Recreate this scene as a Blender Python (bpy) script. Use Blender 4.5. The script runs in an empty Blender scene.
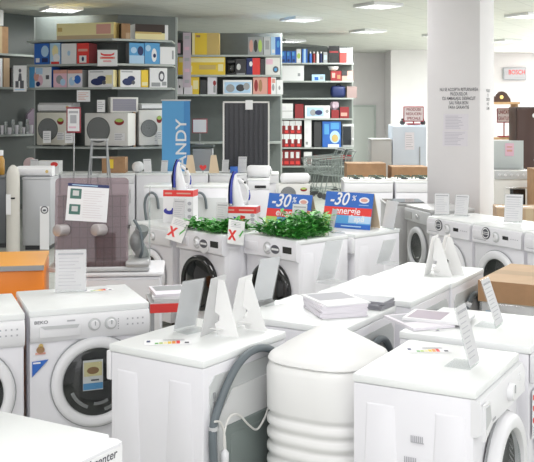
import bpy, bmesh, math, random
from mathutils import Vector, Matrix
random.seed(7)
S = bpy.context.scene
COL = S.collection
PI = math.pi
F, CX, HY, EYE = 950.0, 267.0, 110.0, 1.83

def R(d): return math.radians(d)
def W(px, py, z):
    Y = F*(EYE-z)/(py-HY)
    return Vector(((px-CX)/F*Y, Y, z))
def AT(px, Y): return (px-CX)/F*Y
def ZAT(py, Y): return EYE-(py-HY)*Y/F

# ------------------------------------------------------------ materials
MATS = {}
def mat(name, col, rough=.5, metal=0., noise=0., nscale=8., emit=None, alpha=None, coat=0., bump=0., bscale=60.):
    if name in MATS: return MATS[name]
    m = bpy.data.materials.new(name); m.use_nodes = True
    nt = m.node_tree; b = nt.nodes['Principled BSDF']
    b.inputs['Base Color'].default_value = (*col, 1)
    b.inputs['Roughness'].default_value = rough
    b.inputs['Metallic'].default_value = metal
    if coat: b.inputs['Coat Weight'].default_value = coat
    if noise or bump:
        tc = nt.nodes.new('ShaderNodeTexCoord')
    if noise:
        n = nt.nodes.new('ShaderNodeTexNoise'); n.inputs['Scale'].default_value = nscale; n.inputs['Detail'].default_value = 4
        r = nt.nodes.new('ShaderNodeValToRGB')
        r.color_ramp.elements[0].position = .3; r.color_ramp.elements[1].position = .7
        r.color_ramp.elements[0].color = (*[max(0, c*(1-noise)) for c in col], 1)
        r.color_ramp.elements[1].color = (*[min(1, c*(1+noise)) for c in col], 1)
        nt.links.new(tc.outputs['Object'], n.inputs['Vector'])
        nt.links.new(n.outputs['Fac'], r.inputs['Fac']); nt.links.new(r.outputs['Color'], b.inputs['Base Color'])
    if bump:
        n2 = nt.nodes.new('ShaderNodeTexNoise'); n2.inputs['Scale'].default_value = bscale
        bp = nt.nodes.new('ShaderNodeBump'); bp.inputs['Strength'].default_value = bump; bp.inputs['Distance'].default_value = .01
        nt.links.new(tc.outputs['Object'], n2.inputs['Vector'])
        nt.links.new(n2.outputs['Fac'], bp.inputs['Height']); nt.links.new(bp.outputs['Normal'], b.inputs['Normal'])
    if emit:
        b.inputs['Emission Color'].default_value = (*emit[0], 1); b.inputs['Emission Strength'].default_value = emit[1]
    MATS[name] = m
    return m

def clear(name, tint=(1, 1, 1), gloss=.12, body=.0, bodycol=(.8, .8, .8)):
    """thin clear sheet: transparent, a little body colour, a sharp reflection"""
    if name in MATS: return MATS[name]
    m = bpy.data.materials.new(name); m.use_nodes = True
    nt = m.node_tree; nt.nodes.clear()
    o = nt.nodes.new('ShaderNodeOutputMaterial')
    t = nt.nodes.new('ShaderNodeBsdfTransparent'); t.inputs['Color'].default_value = (*tint, 1)
    d = nt.nodes.new('ShaderNodeBsdfDiffuse'); d.inputs['Color'].default_value = (*bodycol, 1)
    g = nt.nodes.new('ShaderNodeBsdfGlossy'); g.inputs['Roughness'].default_value = .04
    x1 = nt.nodes.new('ShaderNodeMixShader'); x1.inputs[0].default_value = body
    x2 = nt.nodes.new('ShaderNodeMixShader'); x2.inputs[0].default_value = gloss
    nt.links.new(t.outputs[0], x1.inputs[1]); nt.links.new(d.outputs[0], x1.inputs[2])
    nt.links.new(x1.outputs[0], x2.inputs[1]); nt.links.new(g.outputs[0], x2.inputs[2])
    nt.links.new(x2.outputs[0], o.inputs['Surface'])
    MATS[name] = m
    return m

WHITE = mat('white_enamel', (.80, .795, .83), .28, noise=.015, nscale=3)
WHITE2 = mat('white_plastic', (.78, .78, .80), .38)
TOPW = mat('white_worktop', (.83, .85, .845), .32, noise=.015, nscale=5)
OFFW = mat('offwhite_plastic', (.74, .73, .70), .45)
CREAM = mat('cream_plastic', (.70, .68, .60), .45)
PAPER = mat('paper', (.82, .82, .83), .7)
LILAC = mat('pale_paper', (.78, .75, .80), .7)
INK = mat('ink', (.10, .10, .12), .7)
GREYINK = mat('grey_ink', (.45, .45, .48), .7)
BLACK = mat('black_plastic', (.012, .012, .013), .25)
BLACKG = mat('black_gloss', (.008, .008, .009), .06, coat=.5)
DARK = mat('dark_grey', (.045, .047, .05), .45)
HOSE = mat('hose_grey', (.13, .155, .17), .5)
GREY = mat('grey_plastic', (.33, .34, .35), .5)
LGREY = mat('light_grey', (.55, .56, .57), .45)
SILVER = mat('silver_paint', (.46, .46, .46), .35, metal=.35)
STEEL = mat('steel', (.55, .55, .55), .25, metal=1.)
CHROME = mat('chrome', (.75, .75, .76), .12, metal=1.)
ZINC = mat('zinc_sheet', (.42, .44, .44), .45, metal=.2, noise=.08)
BACKP = mat('back_access_panel', (.19, .225, .215), .45)
RED = mat('red_print', (.75, .05, .045), .5)
DRED = mat('dark_red_print', (.28, .025, .03), .5)
BLUE = mat('blue_print', (.03, .14, .52), .45)
SKYB = mat('sky_blue_print', (.10, .36, .68), .5)
PALEB = mat('pale_blue_print', (.45, .65, .85), .5)
NAVY = mat('navy_print', (.018, .03, .12), .5)
YEL = mat('yellow_print', (.85, .60, .05), .5)
GOLD = mat('gold_card', (.62, .45, .16), .55)
LYEL = mat('pale_yellow_print', (.85, .76, .42), .5)
GREENP = mat('green_print', (.10, .42, .08), .5)
LEMON = mat('lime_print', (.45, .62, .15), .5)
ORANGE = mat('orange_print', (.85, .30, .03), .5)
PINK = mat('pink_print', (.78, .50, .60), .55)
SALMON = mat('salmon_print', (.70, .36, .30), .5)
BROWN = mat('brown_cardboard', (.38, .22, .115), .75, noise=.10, nscale=10)
LBROWN = mat('light_cardboard', (.52, .37, .24), .75, noise=.06, nscale=9)
TAPE = mat('parcel_tape', (.60, .47, .30), .22)
BEIGE = mat('beige_board', (.66, .52, .36), .7)
GREYB = mat('grey_board', (.60, .60, .60), .8)
WOOD = mat('pine_wood', (.48, .30, .15), .55, noise=.15, nscale=14)
DBROWN = mat('dark_brown', (.035, .018, .014), .4)
MAROON = mat('maroon_frame', (.32, .03, .05), .4)
SHELFM = mat('shelf_metal', (.42, .45, .43), .4, metal=.15)
SHELFB = mat('shelf_back', (.14, .158, .152), .6, noise=.05)
ORANGEC = mat('orange_laminate', (.85, .24, .015), .32)
LORANGE = mat('light_orange_laminate', (.95, .42, .06), .3)
FOAM = mat('white_foam', (.83, .83, .82), .7)
TANKM = mat('tank_plastic', (.82, .82, .81), .42, noise=.02, nscale=4)
ACRYL = clear('clear_acrylic', (.97, .98, .98), .10, .10, (.85, .87, .88))
ACRYL2 = clear('frosted_acrylic', (.95, .96, .96), .06, .16, (.88, .89, .90))
FAINT = mat('faint_grey_ink', (.60, .60, .63), .7)
SMOKE = clear('smoked_glass', (.66, .57, .59), .05, .16, (.36, .29, .30))
CLEARG = clear('display_glass', (.86, .9, .89), .12, .12, (.6, .63, .63))
PORT = clear('porthole_glass', (.80, .82, .82), .06, .0)
FILM = clear('stretch_film', (.9, .9, .9), .15, .2, (.8, .8, .8))
LEAF1 = mat('leaf_green', (.09, .42, .07), .45)
LEAF2 = mat('leaf_light', (.22, .60, .14), .45)
LEAF3 = mat('leaf_dark', (.04, .27, .04), .5)
PAPERT = mat('thin_card_paper', (.84, .84, .85), .7)
_nt = PAPERT.node_tree; _b = _nt.nodes['Principled BSDF']; _o = _nt.nodes['Material Output']
_t = _nt.nodes.new('ShaderNodeBsdfTranslucent'); _t.inputs['Color'].default_value = (.86, .86, .87, 1)
_x = _nt.nodes.new('ShaderNodeMixShader'); _x.inputs[0].default_value = .45
_nt.links.new(_b.outputs[0], _x.inputs[1]); _nt.links.new(_t.outputs[0], _x.inputs[2]); _nt.links.new(_x.outputs[0], _o.inputs['Surface'])
LAMPM = mat('lamp_diffuser', (.9, .9, .9), .5, emit=((.97, 1, .98), 3.2))

# ------------------------------------------------------------ mesh builder
class MB:
    def __init__(s): s.v, s.f, s.m, s.mats = [], [], [], []
    def mi(s, m):
        if m not in s.mats: s.mats.append(m)
        return s.mats.index(m)
    def add(s, vs, fs, m, X=None):
        b = len(s.v); k = s.mi(m)
        for p in vs:
            p = Vector(p)
            s.v.append(X @ p if X is not None else p)
        for f in fs: s.f.append(tuple(b+i for i in f)); s.m.append(k)
        return s
    def box(s, c, d, m, X=None):
        x, y, z = c; a, b, e = d[0]/2, d[1]/2, d[2]/2
        vs = [(x+i*a, y+j*b, z+k*e) for i in (-1, 1) for j in (-1, 1) for k in (-1, 1)]
        return s.add(vs, [(0, 1, 3, 2), (4, 6, 7, 5), (0, 4, 5, 1), (2, 3, 7, 6), (0, 2, 6, 4), (1, 5, 7, 3)], m, X)
    def bm(s, bm, m, X=None):
        bm.verts.index_update()
        s.add([v.co.copy() for v in bm.verts], [tuple(v.index for v in f.verts) for f in bm.faces], m, X)
        bm.free(); return s
    def rbox(s, c, d, r, m, seg=2, X=None):
        bm = bmesh.new(); bmesh.ops.create_cube(bm, size=1)
        for v in bm.verts: v.co = Vector((v.co.x*d[0], v.co.y*d[1], v.co.z*d[2]))+Vector(c)
        bmesh.ops.bevel(bm, geom=bm.edges[:], offset=min(r, min(d)*.49), segments=seg, profile=.5, affect='EDGES')
        return s.bm(bm, m, X)
    def prism(s, poly, a0, a1, m, plane='xz', X=None):
        """polygon in a plane swept along the third axis"""
        n = len(poly)
        def P(u, v, w): return {'xz': (u, w, v), 'xy': (u, v, w), 'yz': (w, u, v)}[plane]
        vs = [P(u, v, a0) for u, v in poly]+[P(u, v, a1) for u, v in poly]
        fs = [tuple(range(n)), tuple(range(2*n-1, n-1, -1))]+[(i, i+n, (i+1) % n+n, (i+1) % n) for i in range(n)]
        return s.add(vs, fs, m, X)
    def lathe(s, prof, m, c=(0, 0, 0), axis='z', seg=24, X=None, close=True):
        vs, fs = [], []; n = len(prof)
        for i in range(seg):
            a = 2*PI*i/seg; ca, sa = math.cos(a), math.sin(a)
            for r, h in prof:
                p = {'z': (r*ca, r*sa, h), 'y': (r*ca, h, r*sa), 'x': (h, r*ca, r*sa)}[axis]
                vs.append((p[0]+c[0], p[1]+c[1], p[2]+c[2]))
        for i in range(seg):
            j = (i+1) % seg
            for k in range(n-1): fs.append((i*n+k, j*n+k, j*n+k+1, i*n+k+1))
        if close:
            if prof[0][0] > 1e-5: fs.append(tuple(i*n for i in range(seg)))
            if prof[-1][0] > 1e-5: fs.append(tuple(i*n+n-1 for i in range(seg)))
        return s.add(vs, fs, m, X)
    def tube(s, pts, r, m, seg=8, smooth=0, X=None, closed=False):
        pts = [Vector(p) for p in pts]
        if smooth:
            q = []
            for i in range(len(pts)-1):
                p0, p1, p2, p3 = pts[max(i-1, 0)], pts[i], pts[i+1], pts[min(i+2, len(pts)-1)]
                for k in range(smooth):
                    t = k/smooth
                    q.append(.5*((2*p1)+(p2-p0)*t+(2*p0-5*p1+4*p2-p3)*t*t+(3*p1-p0-3*p2+p3)*t**3))
            q.append(pts[-1]); pts = q
        vs, fs = [], []; up = Vector((0, 0, 1)); n = len(pts)
        pn = None
        for i, p in enumerate(pts):
            a = pts[min(i+1, n-1)]-pts[max(i-1, 0)]
            a = a.normalized() if a.length > 1e-9 else up
            if pn is None: pn = a.cross(up if abs(a.z) < .9 else Vector((1, 0, 0))).normalized()
            pn = (pn-a*pn.dot(a)); pn = pn.normalized() if pn.length > 1e-6 else a.orthogonal().normalized()
            b = a.cross(pn)
            for k in range(seg):
                t = 2*PI*k/seg
                vs.append(p+r*(math.cos(t)*pn+math.sin(t)*b))
        for i in range(n-1):
            for k in range(seg):
                l = (k+1) % seg
                fs.append((i*seg+k, i*seg+l, (i+1)*seg+l, (i+1)*seg+k))
        fs.append(tuple(range(seg))[::-1]); fs.append(tuple((n-1)*seg+k for k in range(seg)))
        return s.add(vs, fs, m, X)
    def rect(s, x0, z0, x1, z1, y, m, X=None):
        """printed patch facing -y"""
        return s.add([(x0, y, z0), (x1, y, z0), (x1, y, z1), (x0, y, z1)], [(0, 1, 2, 3)], m, X)
    def flat(s, x0, y0, x1, y1, z, m, X=None):
        return s.add([(x0, y0, z), (x1, y0, z), (x1, y1, z), (x0, y1, z)], [(0, 1, 2, 3)], m, X)
    def poly(s, pts, y, m, X=None):
        return s.add([(x, y, z) for x, z in pts], [tuple(range(len(pts)))], m, X)
    def oval(s, x, z, rx, rz, y, m, seg=20, X=None):
        return s.poly([(x+rx*math.cos(2*PI*i/seg), z+rz*math.sin(2*PI*i/seg)) for i in range(seg)], y, m, X)
    def ring(s, x, z, r0, r1, y, m, seg=24, X=None, a0=0, a1=360):
        vs, fs = [], []
        for i in range(seg+1):
            a = R(a0+(a1-a0)*i/seg)
            vs += [(x+r0*math.cos(a), y, z+r0*math.sin(a)), (x+r1*math.cos(a), y, z+r1*math.sin(a))]
        for i in range(seg): fs.append((2*i, 2*i+1, 2*i+3, 2*i+2))
        return s.add(vs, fs, m, X)
    def text(s, txt, x, z, size, y, m, align='CENTER', shear=0., X=None, sx=1., off=0., rot=0.):
        c = bpy.data.curves.new('t', 'FONT'); c.body = txt; c.size = size; c.align_x = align; c.align_y = 'CENTER'
        c.shear = shear; c.offset = min(off, size*.012); c.resolution_u = 4
        o = bpy.data.objects.new('t', c); COL.objects.link(o)
        bpy.context.view_layer.update()
        e = o.evaluated_get(bpy.context.evaluated_depsgraph_get()); me = e.to_mesh()
        cr, sr = math.cos(rot), math.sin(rot)
        vs = []
        for v in me.vertices:
            a, b = v.co.x*sx, v.co.y
            vs.append((x+a*cr-b*sr, y, z+a*sr+b*cr))
        fs = [tuple(p.vertices) for p in me.polygons]
        e.to_mesh_clear(); bpy.data.objects.remove(o); bpy.data.curves.remove(c)
        return s.add(vs, fs, m, X)
    def lines(s, x0, z0, x1, z1, n, y, m, fill=.4, X=None):
        """rows of unreadable small print"""
        h = (z1-z0)/n
        for i in range(n):
            w = (x1-x0)*random.uniform(.6, 1)
            s.rect(x0, z0+h*(i+.5-fill/2), x0+w, z0+h*(i+.5+fill/2), y, m, X)
        return s
    def build(s, name, parent=None, loc=None, rz=None, sharp=38, smooth=True):
        me = bpy.data.meshes.new(name); me.from_pydata([tuple(v) for v in s.v], [], s.f)
        for m in s.mats: me.materials.append(m)
        me.polygons.foreach_set('material_index', s.m)
        if smooth:
            me.polygons.foreach_set('use_smooth', [True]*len(me.polygons))
            me.set_sharp_from_angle(angle=R(sharp))
        me.update()
        o = bpy.data.objects.new(name, me); COL.objects.link(o)
        if parent is not None: o.parent = parent
        if loc is not None: o.location = loc
        if rz is not None: o.rotation_euler = (0, 0, R(rz))
        return o

def tag(o, label=None, cat=None, group=None, kind=None):
    for k, v in (('label', label), ('category', cat), ('group', group), ('kind', kind)):
        if v: o[k] = v
    return o
def thing(name, label, cat, loc=(0, 0, 0), rz=0, group=None):
    o = bpy.data.objects.new(name, None); COL.objects.link(o); o.empty_display_size = .1
    o.location = loc; o.rotation_euler = (0, 0, R(rz))
    return tag(o, label, cat, group)
def to_local(ctr, rz, p):
    c, s = math.cos(R(rz)), math.sin(R(rz)); dx, dy = p[0]-ctr[0], p[1]-ctr[1]
    return dx*c+dy*s, -dx*s+dy*c
def copy_thing(o, label, loc, rz=None, group=None):
    def cp(a, parent):
        c = a.copy(); COL.objects.link(c)
        if parent is not None: c.parent = parent
        for ch in [x for x in COL.objects if x.parent == a]: cp(ch, c)
        return c
    r = cp(o, None); r.location = loc
    if rz is not None: r.rotation_euler = (0, 0, R(rz))
    r['label'] = label
    if group: r['group'] = group
    return r
def corner(p, rz, lx, ly):
    """centre of a box of which the local corner (lx, ly) stands at p"""
    c, s = math.cos(R(rz)), math.sin(R(rz))
    return Vector((p[0]-(lx*c-ly*s), p[1]-(lx*s+ly*c), 0))
def loc2w(ctr, rz, x, y, z):
    c, s = math.cos(R(rz)), math.sin(R(rz))
    return Vector((ctr[0]+x*c-y*s, ctr[1]+x*s+y*c, z))
# ------------------------------------------------------------ the room
CEIL = 3.6
def tile_mat(name, c1, c2, w, rough, mortar=.012, rot=.0, gloss=None):
    m = bpy.data.materials.new(name); m.use_nodes = True
    nt = m.node_tree; b = nt.nodes['Principled BSDF']
    tc = nt.nodes.new('ShaderNodeTexCoord'); mp = nt.nodes.new('ShaderNodeMapping'); mp.inputs['Rotation'].default_value = (0, 0, rot)
    br = nt.nodes.new('ShaderNodeTexBrick'); br.offset = 0; br.squash = 1
    br.inputs['Scale'].default_value = 1; br.inputs['Brick Width'].default_value = w; br.inputs['Row Height'].default_value = w
    br.inputs['Mortar Size'].default_value = mortar; br.inputs['Mortar Smooth'].default_value = .1
    br.inputs['Color1'].default_value = (*c1, 1); br.inputs['Color2'].default_value = (*[c*.97 for c in c1], 1); br.inputs['Mortar'].default_value = (*c2, 1)
    nt.links.new(tc.outputs['Object'], mp.inputs['Vector']); nt.links.new(mp.outputs[0], br.inputs['Vector'])
    nt.links.new(br.outputs['Color'], b.inputs['Base Color']); b.inputs['Roughness'].default_value = rough
    return m
FLOORM = tile_mat('floor_tiles', (.50, .51, .46), (.34, .34, .31), .4, .25, .006, R(30))
CEILM = tile_mat('ceiling_tiles', (.66, .67, .63), (.52, .53, .50), .6, .8, .010, R(30))
WALLM = mat('painted_wall', (.77, .75, .755), .7, noise=.02, nscale=2)
WALLG = mat('grey_wall_panel', (.10, .115, .11), .22, noise=.06, nscale=1.5)
PILM = mat('pillar_paint', (.80, .78, .79), .65, noise=.015, nscale=3)

def struct(o):
    o['kind'] = 'structure'; return o
struct(MB().box((0, 14, -.05), (20.6, 34, .1), FLOORM).build('floor', smooth=False))
struct(MB().box((0, 14, CEIL+.05), (20.6, 34, .1), CEILM).build('ceiling', smooth=False))

def wall_seg(name, p, q, m, z0=0., z1=CEIL, t=.12):
    p, q = Vector(p), Vector(q); d = q-p; n = Vector((-d.y, d.x)).normalized()*t
    poly = [(p.x, p.y), (q.x, q.y), (q.x+n.x, q.y+n.y), (p.x+n.x, p.y+n.y)]
    return struct(MB().prism(poly, z0, z1, m, 'xy').build(name, smooth=False))
wall_seg('wall_left', (-10, 9.85), (2.2, 27.2), WALLG)
wall_seg('wall_left_front', (-10, -2.5), (-10, 9.85), WALLM)
wall_seg('wall_left_return', (2.2, 27.2), (2.2, 29.5), WALLM)
# back wall with a daylight window
WX0, WX1, WZ0, WZ1 = AT(525, 29.5), 9.05, 1.75, ZAT(74, 29.5)
b = MB()
b.box(((2.2+WX0)/2, 29.58, CEIL/2), (WX0-2.2, .16, CEIL), WALLM)
b.box(((WX0+WX1)/2, 29.58, WZ0/2), (WX1-WX0, .16, WZ0), WALLM)
b.box(((WX0+WX1)/2, 29.58, (WZ1+CEIL)/2), (WX1-WX0, .16, CEIL-WZ1), WALLM)
b.box(((WX1+10)/2, 29.58, CEIL/2), (10-WX1, .16, CEIL), WALLM)
struct(b.build('wall_back', smooth=False))
b = MB()
for x0, x1, z0, z1 in ((WX0, WX0+.05, WZ0, WZ1), (WX1-.05, WX1, WZ0, WZ1), (WX0, WX1, WZ0, WZ0+.05), (WX0, WX1, WZ1-.05, WZ1)):
    b.box(((x0+x1)/2, 29.55, (z0+z1)/2), (x1-x0, .06, z1-z0), WHITE2)
wn = struct(b.build('window_1', smooth=False))
MB().box(((WX0+WX1)/2, 29.56, (WZ0+WZ1)/2), (WX1-WX0-.1, .008, WZ1-WZ0-.1), clear('window_glass', (1, 1, 1), .06)).build('pane', wn, smooth=False)
# boxed-out pier on the back wall
struct(MB().box(((AT(391, 28)+AT(446, 28))/2, 28.76, CEIL/2), (AT(446, 28)-AT(391, 28), 1.48, CEIL), PILM).build('wall_pier', smooth=False))
wall_seg('wall_right', (10, 29.5), (10, 24), WALLM); wall_seg('wall_right_low', (10, 24), (10, 9), WALLM, 0, .9); wall_seg('wall_right_high', (10, 24), (10, 9), WALLM, 2.9, CEIL)
b = MB()
for y0 in (9.0, 12.75, 16.5, 20.25, 23.93): b.box((9.98, y0+.035, 1.9), (.08, .07, 2.0), WHITE2)
for z0 in (.92, 2.88): b.box((9.98, 16.5, z0), (.08, 15, .05), WHITE2)
wn2 = struct(b.build('added_window_right', smooth=False))  # unseen glazed opening, added to let the right rear fill lamp in
MB().box((9.98, 16.5, 1.9), (.008, 14.9, 1.95), clear('window_glass', (1, 1, 1), .06)).build('pane', wn2, smooth=False)
# grey door in the back wall
b = MB(); dx0, dx1, dz = AT(352, 29.4), AT(374, 29.4), ZAT(107, 29.4)
dr = struct(MB().box(((dx0+dx1)/2, 29.46, dz/2), (dx1-dx0, .05, dz), mat('door_paint', (.62, .66, .63), .5)).build('door_1', smooth=False))
for a, c, z0, z1 in ((dx0-.06, dx0, 0, dz+.06), (dx1, dx1+.06, 0, dz+.06), (dx0, dx1, dz, dz+.06)):
    b.box(((a+c)/2, 29.44, (z0+z1)/2), (c-a, .09, z1-z0), mat('door_frame_paint', (.45, .50, .47), .5))
b.build('door_frame', dr, smooth=False)

# ------------------------------------------------------------ pillar with notices
PY = 10.2; PW = 51.5/F*PY/math.cos(R(16.4)); PRZ = -27.8
pfl = Vector((AT(427, PY), PY, 0))
pc = corner(pfl, PRZ, -PW/2, -PW/2)
b = MB(); b.rbox((0, 0, CEIL/2), (PW, PW, CEIL), .012, PILM, 2)
ky = -PW/2-.002
for i, t in enumerate(('NU SE ACCEPTA RETURNAREA', 'PRODUSELOR', 'CU AMBALAJUL DESFACUT', 'SAU FARA BON', 'FARA GARANTIE')):
    b.text(t, .06, 2.045-i*.047, .048, ky, INK, sx=.62, off=.001)
Xr = Matrix.Rotation(R(90), 4, 'Z')
for i, t in enumerate(('PRODUSE', 'CU', 'DEFECTE', 'NU SE', 'SCHIMB')):
    b.text(t, .02, 2.035-i*.047, .044, ky, INK, X=Xr, sx=.75, off=.001)
struct(b.build('pillar', loc=pc, rz=PRZ))
def wall_paper(name, label, ctr, rz, x, z, w, h, y, n=9, m=None):
    b = MB(); b.box((0, 0, 0), (w, .002, h), m or LILAC)
    b.lines(-w*.42, -h*.44, w*.42, h*.40, n, -.0016, mat('faint_ink', (.56, .54, .60), .7))
    o = b.build(name, loc=loc2w(ctr, rz, x, y, z), rz=rz, smooth=False)
    return tag(o, label, 'notice')
n = wall_paper('paper_notice', 'upper pale printed sheet taped to the pillar under the black lettering', pc, PRZ, .03, 1.705, .27, .17, -PW/2-.003)
n = wall_paper('paper_notice', 'lower pale printed sheet on the pillar, taped below another sheet', pc, PRZ, .02, 1.53, .27, .165, -PW/2-.003)

# ------------------------------------------------------------ wall sign
sy = 29.44; sx0, sx1 = AT(503, sy), AT(526, sy); sz0, sz1 = ZAT(80, sy), ZAT(67.5, sy); sw, sh = sx1-sx0, sz1-sz0
t = thing('wall_sign', 'white and grey shop sign with red lettering high on the back wall', 'sign', ((sx0+sx1)/2, sy, (sz0+sz1)/2))
MB().rbox((0, 0, 0), (sw, .08, sh), .015, mat('sign_grey', (.42, .44, .47), .4)).build('frame', t)
b = MB(); b.box((0, -.045, 0), (sw*.93, .012, sh*.84), mat('sign_face', (.52, .53, .56), .5))
b.ring(-.26, .03, .045, .06, -.053, GREYINK); b.rect(-.275, .0, -.245, .06, -.0532, GREYINK)
b.text('BOSCH', .06, .04, .20, -.053, RED, sx=.80, off=.006); b.rect(-.02, -.12, .30, -.105, -.053, GREYINK)
b.build('sign_face', t)

# ------------------------------------------------------------ ceiling lights
fix = [(61, 8, 0), (301, 18, 0), (378, 4, 0), (368, 30, 0), (290, 40, 0), (528, 14, 0), (440, 34, 0), (505, 40, 0)]
spots = [(1.77*F/(HY-y), AT(x, 1.77*F/(HY-y))) for x, y, _ in fix]
names = ['fluorescent ceiling light over the boxed rice and vacuum cartons shelf', 'fluorescent ceiling light above the tall black ribbed panel shelves',
         'fluorescent ceiling light at the top edge of the picture between shelves and pillar', 'fluorescent ceiling light in front of the bare back wall',
         'small far fluorescent ceiling light above the blue boxes on the far shelves', 'fluorescent ceiling light beyond the pillar, in front of the red lettered sign',
         'fluorescent ceiling light hidden partly by the pillar top', 'far fluorescent ceiling light over the wall sign and window']
names[0] = 'fluorescent ceiling light over the shelving with outdoor air conditioner units'
def ceiling_light(label):
    t = thing('ceiling_light', label, 'ceiling light', group='fluorescent ceiling lights')
    b = MB()
    for s in (-1, 1):
        b.box((s*.29, 0, .025), (.02, .60, .05), WHITE2); b.box((0, s*.29, .025), (.56, .02, .05), WHITE2)
    for i in range(-2, 3): b.box((i*.1, 0, .012), (.006, .56, .024), STEEL)
    b.build('louvre', t, smooth=False)
    MB().box((0, 0, .04), (.56, .56, .008), LAMPM).build('diffuser', t, smooth=False)
    return t
c0 = None
near = [(-4.5, 1.5), (0, 1.5), (4.5, 1.5), (-4.5, 6), (0.3, 6), (4.8, 6), (-4.6, 10.8), (.4, 11), (5, 11)]
alls = [(x, y) for y, x in spots]
for i, (x, y) in enumerate(alls):
    if c0 is None: c0 = ceiling_light(names[0]); c0.location = (x, y, CEIL-.052); c0.rotation_euler.z = R(30)
    else: copy_thing(c0, names[i], (x, y, CEIL-.052), 30)
def area(name, loc, size, energy, rot=(0, 0, 0), col=(1, 1, 1), sy=None):
    l = bpy.data.lights.new(name, 'AREA'); l.energy = energy; l.color = col; l.size = size
    if sy: l.shape = 'RECTANGLE'; l.size_y = sy
    o = bpy.data.objects.new(name, l); COL.objects.link(o); o.location = loc; o.rotation_euler = rot
    return o
EN = [18, 46, 85, 50, 40, 150, 130, 150]
for i, (x, y) in enumerate(alls): area('tube_light', (x, y, CEIL-.07), 1.0, EN[i], col=(.97, 1, .97))
for x, y in near: area('tube_light', (x, y, CEIL-.07), 1.4, 46 if y < 8 else (75 if 0 < x < 1 else 34), col=(1, .985, 1))
# daylight through the open shop front behind the camera and the near right side, plus an added rear right fill
area('daylight_front', (1, -2.6, 2.0), 11, 66, (R(-82), 0, R(180)), (1, .965, 1), 3.0)
area('daylight_right', (9.7, 5, 2.0), 7, 8, (R(90), 0, R(90)), (1, .98, .98), 2.6)
area('added_fill_right_rear', (10.5, 16.5, 1.95), 14.5, 330, (R(90), 0, R(90)), (.98, 1, .99), 1.9)  # added fill lamp outside the right wall, brightens pillar and back wall
area('daylight_window', (8.7, 29.2, 2.4), 1, 160, (R(-90), 0, 0), (1, .93, .95), 1.0)

w = bpy.data.worlds.new('World'); S.world = w; w.use_nodes = True
w.node_tree.nodes['Background'].inputs[0].default_value = (.97, .98, 1, 1); w.node_tree.nodes['Background'].inputs[1].default_value = .85

cam = bpy.data.cameras.new('camera'); co = bpy.data.objects.new('camera', cam); COL.objects.link(co)
cam.sensor_fit = 'HORIZONTAL'; cam.sensor_width = 36; cam.lens = 36*F/534
cam.shift_y = (HY-231)/534; co.location = (0, 0, EYE); co.rotation_euler = (R(90), 0, 0); cam.clip_end = 80; cam.clip_start = .05
S.camera = co
S.view_settings.view_transform = 'Standard'; S.view_settings.look = 'None'; S.view_settings.gamma = 1; S.view_settings.use_curve_mapping = False
S.view_settings.exposure = 0.44
S.cycles.use_denoising = True; S.cycles.max_bounces = 7; S.cycles.transparent_max_bounces = 12; S.cycles.caustics_reflective = False; S.cycles.caustics_refractive = False
S.cycles.sample_clamp_indirect = 6
# ------------------------------------------------------------ washing machines
def shell(t, d, w=.6, h=.85, groove=True, body=WHITE, top=TOPW, lip=.006):
    """cabinet with pressed side panels, worktop, feet (front is -y)"""
    D = d/2; B = w/2
    b = MB(); b.rbox((0, .004, (.055+h-.033)/2), (w-.008, d-.012, h-.033-.055), .007, body, 2)
    if groove:
        for s in (-1, 1):
            x = s*(B-.004)
            for c0, c1, w0, w1 in ((-.27, -.06, .055, .085), (.03, .26, .055, .085)):
                # two tall raised panels, wider towards the floor
                cc = (c0+c1)/2*d/.55
                pts = [(cc-w0, h-.10), (cc+w0, h-.10), (cc+w1, .12), (cc-w1, .12)]
                inn = [(cc-w0+.008, h-.108), (cc+w0-.008, h-.108), (cc+w1-.008, .128), (cc-w1+.008, .128)]
                vs = [(x, y, z) for y, z in pts]+[(x+s*.005, y, z) for y, z in inn]
                b.add(vs, [(4, 5, 6, 7)]+[(i, (i+1) % 4, (i+1) % 4+4, i+4) for i in range(4)], body)
    b.build('cabinet', t)
    b = MB(); b.rbox((0, 0, h-.0165), (w, d, .033), .007, top, 2); b.build('worktop', t)
    for sx in (-1, 1):
        for sy in (-1, 1):
            MB().lathe([(.018, 0), (.022, .012), (.012, .014), (.012, .056)], BLACK, (sx*(B-.06), sy*(D-.06), 0), seg=10).build('foot', t)
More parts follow.
